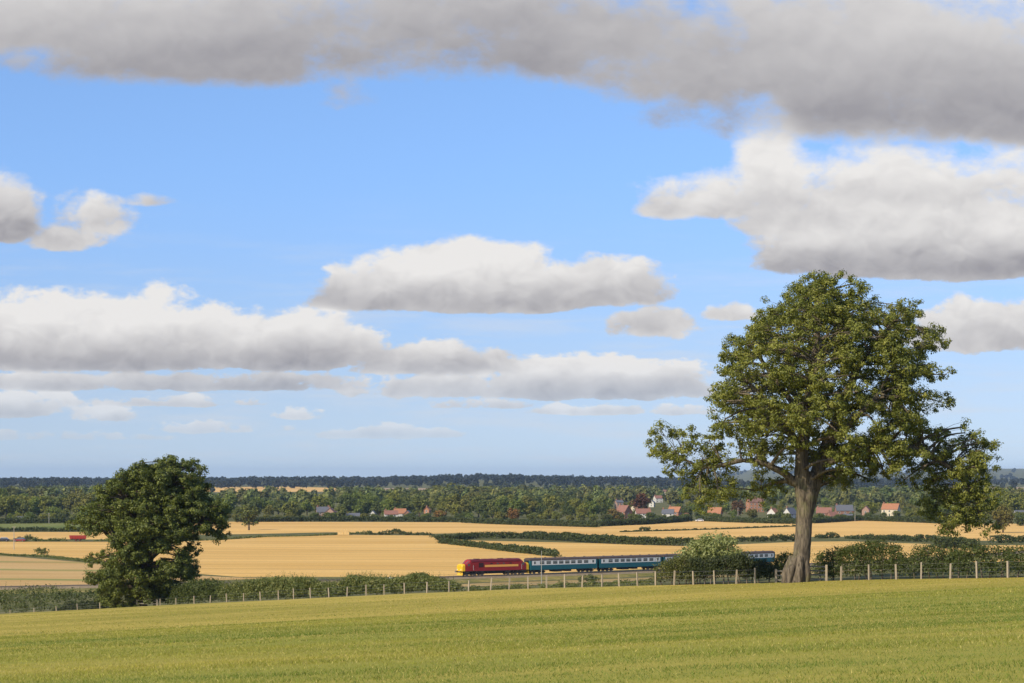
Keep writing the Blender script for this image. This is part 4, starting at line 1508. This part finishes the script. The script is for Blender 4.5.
def house(px, d, L, W, h, rh, rot, wall, roof, label, chim=1, name='cottage', storeys=2, windows=True, cat='house'):
    b = at(px, d)
    HOUSES.append((px, d, (L * abs(math.cos(rot)) + W * abs(math.sin(rot))) / d * FPX / 2))
    root = thing(name, (b.x, b.y, b.z - .1), label, cat, None, rot)
    root.scale = (.88, .88, .88)
    x, y = L / 2, W / 2
    w = MB()
    w.add([(-x, -y, -.6), (x, -y, -.6), (x, y, -.6), (-x, y, -.6), (-x, -y, h), (x, -y, h), (x, y, h), (-x, y, h), (-x, 0, h + rh - .12), (x, 0, h + rh - .12)],
          [(0, 1, 5, 4), (2, 3, 7, 6), (1, 2, 6, 9, 5), (3, 0, 4, 8, 7)])
    part('wall', w, M[wall], root)
    o, e, t = .35, .35, .18
    sl = rh / y
    r = MB()
    for sd in (-1, 1):
        ye = sd * (y + e)
        ze = h - e * sl
        v = [(-x - o, ye, ze), (x + o, ye, ze), (x + o, 0, h + rh), (-x - o, 0, h + rh), (-x - o, ye, ze + t), (x + o, ye, ze + t), (x + o, 0, h + rh + t), (-x - o, 0, h + rh + t)]
        r.add(v, [(0, 3, 2, 1), (4, 5, 6, 7), (0, 1, 5, 4), (1, 2, 6, 5), (3, 0, 4, 7)])
    ro = part('roof', r, M[roof], root)
    for k in range(chim):
        cx = (-x + .7) if k == 0 else (x - .7 if k == 1 else 0)
        c = part('chimney', MB().box(cx - .45, cx + .45, -.4, .4, h + rh - .8, h + rh + 1.2), M['brick'], ro)
    if windows:
        n = max(2, int(L / 3.2))
        for sd in (-1, 1):
            yy = sd * y
            for st in range(storeys):
                z = .9 + st * (h - .6) / max(storeys, 1)
                for i in range(n):
                    wx = -x + L * (i + .5) / n
                    if st == 0 and i == n // 2:
                        part('door', MB().box(wx - .5, wx + .5, min(yy, yy + sd * .05), max(yy, yy + sd * .05), -.1, 2.05), M['door'], root)
                        continue
                    f = part('window', MB().box(wx - .65, wx + .65, min(yy, yy + sd * .06), max(yy, yy + sd * .06), z, z + 1.25), M['frame'], root)
                    part('pane', MB().box(wx - .55, wx + .55, min(yy + sd * .06, yy + sd * .075), max(yy + sd * .06, yy + sd * .075), z + .1, z + 1.15), M['glass'], f)
        for sd in (-1, 1):
            xx = sd * x
            for st in range(storeys):
                z = .9 + st * (h - .6) / max(storeys, 1)
                f = part('window', MB().box(min(xx, xx + sd * .06), max(xx, xx + sd * .06), -.6, .6, z, z + 1.2), M['frame'], root)
                part('pane', MB().box(min(xx + sd * .06, xx + sd * .075), max(xx + sd * .06, xx + sd * .075), -.5, .5, z + .1, z + 1.1), M['glass'], f)
    return root


rad = math.radians
house(323, 1240, 9, 6.5, 5.0, 3.4, rad(12), 'brick_pink', 'slate', 'pink brick house with grey slate roof among trees left of centre', 2)
house(331, 1225, 7, 6, 5.2, 2.6, rad(80), 'brick_pink', 'tile_red', 'narrow pink brick gable beside the slate roofed house', 1)
house(353, 1205, 9, 5, 2.8, 2.0, rad(8), 'render_white', 'slate', 'long low white cottage under big trees left of centre', 1, storeys=1)
house(373, 1210, 5, 4, 4.2, 2.2, rad(84), 'render_white', 'slate', 'small white gable peeping between dark trees', 0, storeys=1)
house(391, 1200, 9, 5.5, 4.2, 2.4, rad(10), 'render_white', 'tile_red', 'white cottage with red roof at the field edge left of centre', 1)
house(400, 1212, 8, 6, 4.6, 3.0, rad(6), 'render_white', 'tile_orange', 'orange roofed house behind the white cottage', 1)
house(408, 1204, 5, 5, 4.2, 2.4, rad(82), 'brick', 'slate', 'brick gable end at the right of the white cottage', 0)
house(427.5, 1260, 4, 4, 5.8, 2.0, rad(70), 'brick_orange', 'tile_orange', 'tall narrow orange brick house rising from the trees', 1, storeys=3)
house(20.5, 1135, 6, 4, 2.6, 1.2, rad(5), 'render_white', 'slate', 'tiny white shed at the edge of the left wood', 0, 'shed', 1, False, 'shed')
house(619, 1480, 6, 5, 8.2, 1.8, rad(20), 'brick_pink', 'slate', 'tall pale pink house above the trees left of the copper beech', 2, storeys=3)
house(624, 1230, 9, 7, 5.4, 4.2, rad(-50), 'brick', 'tile_red', 'brick house with steep red roof at the village left end', 1)
house(643, 1222, 10, 6, 4.4, 3.0, rad(6), 'render_white', 'tile_red', 'white house with red tiled roof in the village', 2)
house(653, 1212, 5, 4.5, 2.8, 1.8, rad(75), 'render_white', 'slate', 'small white gable right of the white village house', 0, storeys=1)
house(634, 1340, 4, 4, 6.5, 2.0, rad(75), 'render_cream', 'tile_brown', 'small pale gable in the trees behind the white village house', 0)
house(668, 1225, 8, 6, 4.2, 2.8, rad(-8), 'render_white', 'slate', 'grey roofed white house in the middle of the village', 1)
house(675, 1250, 9, 6, 4.8, 3.4, rad(-35), 'brick', 'tile_orange', 'orange roofed brick house behind the grey roofed one', 1)
house(686.5, 1215, 4, 4, 2.8, 1.8, rad(60), 'brick_orange', 'tile_orange', 'tiny orange outhouse right of the grey roofed house', 0, 'outhouse', 1)
house(658, 2050, 9, 7, 5.2, 3, rad(20), 'render_white', 'tile_red', 'distant white house on the rise above the village', 1, storeys=2)
house(668, 2650, 14, 7, 7, 3, rad(5), 'render_cream', 'tile_brown', 'faraway pale farm range on the far rise', 1, 'farmhouse', 2)
house(652, 1700, 5, 5, 4.5, 2.2, rad(70), 'render_white', 'slate', 'small distant white gable in the trees above the village', 0)
house(715, 1220, 9, 6.5, 4.4, 4.0, rad(-20), 'brick_orange', 'tile_orange', 'bright orange roofed house under the ash left limb', 1)
house(755, 1480, 13, 9, 8.4, 3.6, rad(14), 'brick_orange', 'tile_brown', 'large orange brick house with chimneys left of the ash trunk', 3, storeys=3)
house(773, 1230, 7, 6, 4.4, 3.2, rad(60), 'render_white', 'tile_orange', 'small white house with orange roof left of the ash trunk', 1)
house(790, 1218, 9, 6.5, 4.0, 4.0, rad(50), 'render_white', 'slate', 'white gabled house right against the ash trunk', 1)
house(824, 1225, 10, 6.5, 4.4, 3.6, rad(-12), 'brick', 'tile_red', 'red roofed house just right of the ash trunk', 1)
house(832, 1208, 6, 5, 2.8, 2.6, rad(30), 'brick', 'tile_red', 'lower red roofed cottage beside the slate roof', 1, storeys=1)
house(844, 1250, 12, 7, 5.4, 3.8, rad(4), 'brick', 'slate', 'broad grey slate roof right of the ash trunk', 1)
house(848, 1205, 6, 4, 2.6, 1.5, rad(4), 'render_white', 'slate', 'low white shed in front of the slate roof', 0, 'shed', 1, False, 'shed')
house(866, 1260, 5, 5, 5.6, 2.6, rad(70), 'brick_pink', 'tile_red', 'small pink gable between slate and orange roofs', 0)
house(891, 1300, 12, 8, 5.4, 4.0, rad(-28), 'render_cream', 'tile_orange', 'cream house with bright orange roof right of the ash', 1)
house(1022, 1215, 10, 6, 4.2, 1.6, rad(3), 'render_white', 'slate', 'long white building at the right edge', 0, 'barn', 1, False, 'barn')

# ------------------------------------------------------------------ trees of the valley
TREE_PAL = [(.068, .086, .020), (.145, .162, .038), (.235, .235, .062)]


def proto(kind, seed):
    """crown and trunk meshes of a tree about 12 m high"""
    rng = np.random.default_rng(seed)
    if kind == 'round':
        ax, cz = (5.0, 5.0, 5.2), 6.0
    elif kind == 'broad':
        ax, cz = (6.4, 6.0, 5.0), 5.8
    elif kind == 'tall':
        ax, cz = (3.8, 3.8, 5.6), 6.2
    elif kind == 'poplar':
        ax, cz = (1.9, 1.9, 5.8), 6.4
    else:
        ax, cz = (4.6, 4.6, 3.6), 3.4
    ax = np.array(ax)
    n = {'poplar': 16, 'tall': 22}.get(kind, 26)
    d = unit(rng.normal(size=(n, 3)))
    r = rng.random(n)[:, None] ** .45 * .72
    ctr = d * r * ax + np.array([0, 0, cz])
    lob = [tuple(c) + tuple(np.array([1, 1, .8]) * rng.uniform(.26, .40) * ax.mean()) for c in ctr]
    C, ID = clumps_in(lob, .42, rng, .7, .6)
    V, F, K = foliage(C, .78, 9, .78, .6, TREE_PAL, rng, lobec=ctr[ID])
    # keep leaves off the ground
    V[:, 2] = np.maximum(V[:, 2], .3)
    cm = mesh_np('crown', V, F, M['leaf_far'], K)
    tb = MB()
    tb.tube([(0, 0, -.6), (0, 0, 1.5), (.1, .05, cz * .7), (0, 0, cz + ax[2] * .5)], [.42, .34, .22, .06], 7)
    for c in ctr[::3]:
        tb.tube([(0, 0, cz * .45), tuple(np.array([0, 0, cz * .5]) * .5 + c * .5), tuple(c)], [.16, .1, .04], 4, cap=False)
    return cm, tb.mesh('trunk', M['bark_dark'])


PROTO = {k: [proto(k, 100 + 7 * i + s) for i in range(m)] for k, m, s in (('round', 4, 1), ('broad', 3, 2), ('tall', 3, 3), ('poplar', 2, 4), ('bush', 3, 5))}


def tree(kind, loc, h, label, tint, name=None, group=None, wx=1.0, rng=random):
    cm, tm = rng.choice(PROTO[kind])
    s = h / 12.0 if kind != 'bush' else h / 7.0
    root = thing(name or ('poplar_tree' if kind == 'poplar' else 'broadleaf_tree'), loc, label, 'tree', group, rng.uniform(0, 6.28))
    root.scale = (s * wx, s * wx, s)
    c = link('crown', cm, root)
    c.color = tuple(tint) + (1,)
    link('trunk', tm, root)
    return root


# trees that stand out
tree('tall', at(249, 950), 13.5, 'lone tree with bare lower trunk standing in the golden field right of the oak', (.75, .8, .75), wx=1.15)
tree('round', at(513, 1150), 9.5, 'small reddish brown tree with dark foot in the centre of the tree belt', (1.7, .8, .8), wx=1.2)
tree('round', at(641, 1330), 17.5, 'dark copper beech rising above the white village house', (.75, .28, .55))
tree('round', at(738, 1240), 13, 'purple leaved tree left of the large brick house', (.9, .45, .75))
tree('round', at(752, 1180), 8.5, 'rounded grey green bushy tree in front of the large brick house', (.9, .8, .7), wx=1.2)
tree('bush', at(613, 1185), 8, 'brownish bushy tree at the left end of the village', (1.3, .85, .8))
tree('broad', at(1003, 900), 14.5, 'bare looking brown olive tree beside the right hanging limb', (1.0, .82, .7), wx=.8)
tree('bush', at(1021, 1050), 7, 'dark round bush at the right edge of the golden field', (.55, .65, .6))
tree('bush', at(441, 1170), 7, 'reddish bush beside the tall narrow orange house', (1.6, .8, .7))
tree('bush', at(605, 1165), 5, 'small dark bush above the golden strip at the hedge gap', (.6, .6, .6))
for i, (p, d, h) in enumerate([(437, 1900, 20), (445, 1880, 21), (452, 1910, 22), (460, 1890, 22), (468, 1900, 21), (476, 1880, 20), (484, 1910, 20), (492, 1900, 19)]):
    tree('poplar', at(p, d), h, 'slim pale poplar in the row above the tree belt at centre', (1.35, 1.25, 1.15), group='poplar row above the tree belt', wx=1.9)
tree('round', at(511, 1850), 19, 'dome shaped pale tree just right of the poplar row', (1.15, 1.15, 1.05), wx=1.0)


def clear(px, d, half):
    return all(not (abs(px - hp) < hw + half + 1.0 and d < hd + 4) for hp, hd, hw in HOUSES) and not (236 < px < 262 and d < 1200)


SECT = [(-30, 118, 'in the wood at the far left'), (118, 240, 'in the belt behind the oak'), (240, 345, 'in the belt left of the white cottages'), (345, 432, 'around the white cottages'),
        (432, 520, 'in the central belt below the poplars'), (520, 612, 'in the central belt left of the village'), (612, 700, 'in the village left of the ash'), (700, 800, 'behind the left half of the ash'),
        (800, 915, 'behind the roofs right of the ash trunk'), (915, 1060, 'behind the right limb of the ash')]
KINDS = {'round': 'round crowned', 'broad': 'broad spreading', 'tall': 'upright oval', 'bush': 'low bushy'}


def sect(px):
    for a, b, t in SECT:
        if a <= px < b:
            return t
    return SECT[-1][2]


def front_trees():
    rng = random.Random(12)
    tints = [(1.1, 1.1, 1), (.7, .78, .75), (1.3, 1.25, .9), (1.15, 1.3, .95), (.58, .68, .62), (1.45, 1.32, .98), (1.2, 1.05, .8), (.95, 1.1, .8)]
    names = ['mid green', 'dark green', 'yellowish green', 'fresh green', 'deep green', 'pale olive', 'olive', 'leaf green']
    for row, (d0, d1, stepx, h0, h1) in enumerate(((1168, 1190, 12.0, 6, 10), (1190, 1240, 15.0, 7, 15), (1250, 1330, 13.0, 10, 18), (1350, 1450, 14.0, 11, 18), (1470, 1580, 15, 12, 18))):
        px = -28.0
        while px < 1052:
            d = rng.uniform(d0, d1)
            h = rng.uniform(h0, h1)
            kind = rng.choice(['round', 'round', 'broad', 'tall', 'bush'])
            if 612 < px < 915:
                h *= .66
            if px < 110:
                h *= 1.15
            if row == 0:
                kind = 'bush'
            if kind == 'bush':
                h *= .6
            half = h * .36 / d * FPX
            if 200 < px < 330 and row >= 3:
                h *= .8
            if clear(px, d, half * .25):
                k = rng.randrange(len(tints))
                tree(kind, at(px, d), h, '%s %s tree %s' % (names[k], KINDS[kind], sect(px)), tints[k], group='trees of the belt ' + sect(px), wx=rng.uniform(.85, 1.25), rng=rng)
            px += stepx * rng.uniform(.6, 1.4)


front_trees()

def garden_shrubs():
    rng = random.Random(31)
    for i, (hp, hd, hw) in enumerate(list(HOUSES)):
        if hd > 1350:
            continue
        for k in range(3):
            px = hp + rng.uniform(-hw, hw) * 1.2
            tree('bush', at(px, hd - rng.uniform(9, 22)), rng.uniform(2.4, 5.2), 'low garden shrub ' + sect(px), rng.choice([(.7, .8, .7), (1, 1, .9), (.85, .95, .8)]), 'garden_shrub', 'garden shrubs by the houses', 1.2, rng)


garden_shrubs()

# ------------------------------------------------------------------ woods too far off to count
def wood(name, label, spots, leaf, per, pal, seed, cr=5.0):
    """spots: array of x, y, height"""
    rng = np.random.default_rng(seed)
    spots = np.array(spots)
    m = len(spots)
    n = m * per
    idx = np.repeat(np.arange(m), per)
    h = spots[idx, 2]
    d = unit(rng.normal(size=(n, 3)))
    d[:, 2] = np.abs(d[:, 2]) * np.where(rng.random(n) < .72, 1, -.7)
    lump = 1 + .22 * np.sin(d[:, 0] * 5 + idx) * np.sin(d[:, 2] * 6 + idx * 1.7) + .15 * np.sin(d[:, 1] * 9 + idx * 2.3)
    r = rng.uniform(.75, 1.0, n) * lump
    wv = rng.uniform(.30, .46, m)[idx]
    pos = np.column_stack([spots[idx, 0] + d[:, 0] * r * h * wv, spots[idx, 1] + d[:, 1] * r * h * wv, h * .56 + d[:, 2] * r * h * .46])
    pos[:, 2] += H(spots[idx, 0], spots[idx, 1])
    nr = unit(d * 1.0 + np.array([0, 0, .25]) + rng.normal(size=(n, 3)) * .45)
    V, F = leaf_geo(pos, nr, leaf * h / 14.0, .7, rng, tri=True)
    tint = rng.uniform(.7, 1.3, (m, 1)) * np.column_stack([rng.uniform(.8, 1.08, m), np.ones(m), rng.uniform(.75, 1.0, m)])
    K = leaf_cols(n, pal, rng, 3) * np.repeat(tint[idx], 3, axis=0)
    o = link(name, mesh_np(name, V, F, M['leaf_far'], K))
    tag(o, label, None, None, 'stuff')
    return o


WP = [(.075, .088, .026), (.145, .155, .046), (.22, .215, .07)]
WD = [(.022, .032, .014), (.038, .050, .020), (.055, .068, .028)]
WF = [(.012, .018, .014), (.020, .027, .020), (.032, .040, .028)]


def scatter(d0, d1, n, h0, h1, seed, ok=lambda px, d: True, a0=-.30, a1=.30):
    rng = np.random.default_rng(seed)
    out = []
    for _ in range(n):
        a = rng.uniform(a0, a1)
        d = math.sqrt(rng.uniform(d0 * d0, d1 * d1))
        px = 512 + a * FPX
        if ok(px, d) and all(not (abs(px - hp) < hw + 3 and d < hd + 6 and d > hd - 320) for hp, hd, hw in HOUSES):
            out.append((a * d, d, rng.uniform(h0, h1)))
    return out


wood('woodland', 'mixed green woodland behind the tree belt', scatter(1580, 2000, 420, 11, 17, 201, lambda p, d: not (195 < p < 350 and d > 1750)), 2.4, 300, WP, 1)
wood('woodland', 'rolling far woodland on the valley floor', scatter(2050, 2750, 620, 9, 15, 202, lambda p, d: not (195 < p < 345 or 380 < p < 432 or p > 985) or d < 2300), 3.4, 170, WP, 2)
wood('woodland', 'dark scattered trees on the lower far slope', scatter(2800, 3700, 420, 8, 13, 203, lambda p, d: not (200 < p < 345 or 380 < p < 432 or p > 925) or d < 2950 and p < 500 and wob(p, d, 40) > .2), 4.0, 110, WD, 3)
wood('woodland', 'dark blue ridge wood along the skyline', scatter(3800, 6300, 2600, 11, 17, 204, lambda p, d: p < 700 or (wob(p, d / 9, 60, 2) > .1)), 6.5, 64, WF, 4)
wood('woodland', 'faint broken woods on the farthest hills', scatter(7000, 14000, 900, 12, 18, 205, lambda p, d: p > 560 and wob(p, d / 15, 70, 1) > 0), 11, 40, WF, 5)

# ------------------------------------------------------------------ grass of the pasture
def build_grass():
    rng = np.random.default_rng(77)
    bands = [(13, 26, 900, .010, .05), (26, 44, 900, .012, .06), (44, 70, 380, .018, .065), (70, 110, 105, .03, .07), (110, 175, 26, .05, .07)]
    Vs, Cs = [], []
    for d0, d1, dens, wd, ht in bands:
        y = rng.uniform(d0, d1, int((d1 - d0) * (d0 + d1) * .275 * dens))
        x = rng.uniform(-1, 1, len(y)) * (.275 * d1 + 3)
        keep = np.abs(x) < .275 * y + 3
        x, y = x[keep], y[keep]
        keep = y < fence_y(x) - .2
        x, y = x[keep], y[keep]
        n = len(x)
        # tufts: denser where the sward is rank
        t = wob(x, y * 1.9, 1.1, 3.0) * .5 + wob(x, y * 2.2, 5.0, 9.0) * .5
        keep = rng.random(n) < .45 + .55 * np.clip(t + .4, 0, 1)
        x, y, t = x[keep], y[keep], t[keep]
        n = len(x)
        z = H(x, y) + .04
        g = np.clip(.5 + .45 * wob(x, y * 1.9, 7.0, 5.0) + .3 * wob(x, y * 2, 2.2, 1.0) + .35 * wob(x, y * 3, 28, 8.0) + .45 * (1 - smooth(40, 85, y)) * smooth(-12, 12, x + 2) - .1, 0, 1)
        h = ht * rng.uniform(.45, 1.25, n) * (.75 + .5 * np.clip(t, -.5, 1))
        an = rng.uniform(0, np.pi, n)
        lean = rng.normal(size=(n, 2)) * .7
        ww = wd * rng.uniform(.6, 1.3, n)
        p = np.column_stack([x, y, z])
        sx = np.column_stack([np.cos(an) * ww, np.sin(an) * ww, np.zeros(n)])
        tip = p + np.column_stack([lean[:, 0] * h, lean[:, 1] * h, h])
        Vs.append(np.stack([p - sx * .5, p + sx * .5, tip], 1).reshape(-1, 3))
        green = np.array([.135, .19, .024])
        yel = np.array([.37, .335, .052])
        straw = np.array([.50, .41, .14])
        q = rng.random(n)
        c = green * g[:, None] + yel * (1 - g[:, None])
        isst = q < (.30 - .22 * g)
        c[isst] = straw
        c *= rng.uniform(.68, 1.38, (n, 1))
        Cs.append(np.repeat(c, 3, axis=0))
    V = np.concatenate(Vs)
    F = np.arange(len(V)).reshape(-1, 3)
    print('grass blades', len(F))
    o = link('grass', mesh_np('grass', V, F, M['grass'], np.concatenate(Cs)))
    tag(o, 'short tufted green and straw grass of the pasture', None, None, 'stuff')


build_grass()

# ------------------------------------------------------------------ look-alikes are told apart by their order along the view
ORD = ['leftmost', 'second from left', 'third from left', 'fourth from left', 'fifth from left', 'sixth from left', 'seventh from left', 'eighth from left', 'ninth from left', 'tenth from left'] + [w + ' from left' for w in 'eleventh twelfth thirteenth fourteenth fifteenth sixteenth seventeenth eighteenth nineteenth twentieth twenty-first twenty-second twenty-third'.split()]


def order_labels():
    by = {}
    for o in COL.objects:
        if o.parent is None and o.get('category') and o.get('label'):
            by.setdefault(o['label'], []).append(o)
    for lab, os_ in by.items():
        if len(os_) > 1:
            os_.sort(key=lambda o: o.location.x / max(o.location.y, 1))
            for i, o in enumerate(os_):
                o['label'] = lab + ', ' + (ORD[i] if i < len(ORD) else 'farther right')


order_labels()

# ------------------------------------------------------------------ haze
def build_haze():
    m = bpy.data.materials.new('haze_air')
    m.use_nodes = True
    nt = m.node_tree
    nt.nodes.clear()
    out = nt.nodes.new('ShaderNodeOutputMaterial')
    pv = nt.nodes.new('ShaderNodeVolumePrincipled')
    pv.inputs['Color'].default_value = HAZE_COL + (1,)
    pv.inputs['Density'].default_value = HAZE_DENSITY
    pv.inputs['Anisotropy'].default_value = 0.0
    nt.links.new(pv.outputs[0], out.inputs['Volume'])
    z0 = -30.0
    o = link('haze', MB().box(-27000, 27000, -27000, 27000, z0, 150.0).mesh('haze', m))
    tag(o, 'thin blue summer haze over the valley', None, None, 'stuff')


HAZE_COL = (.54, .73, .98)
HAZE_DENSITY = 3.8e-5
build_haze()
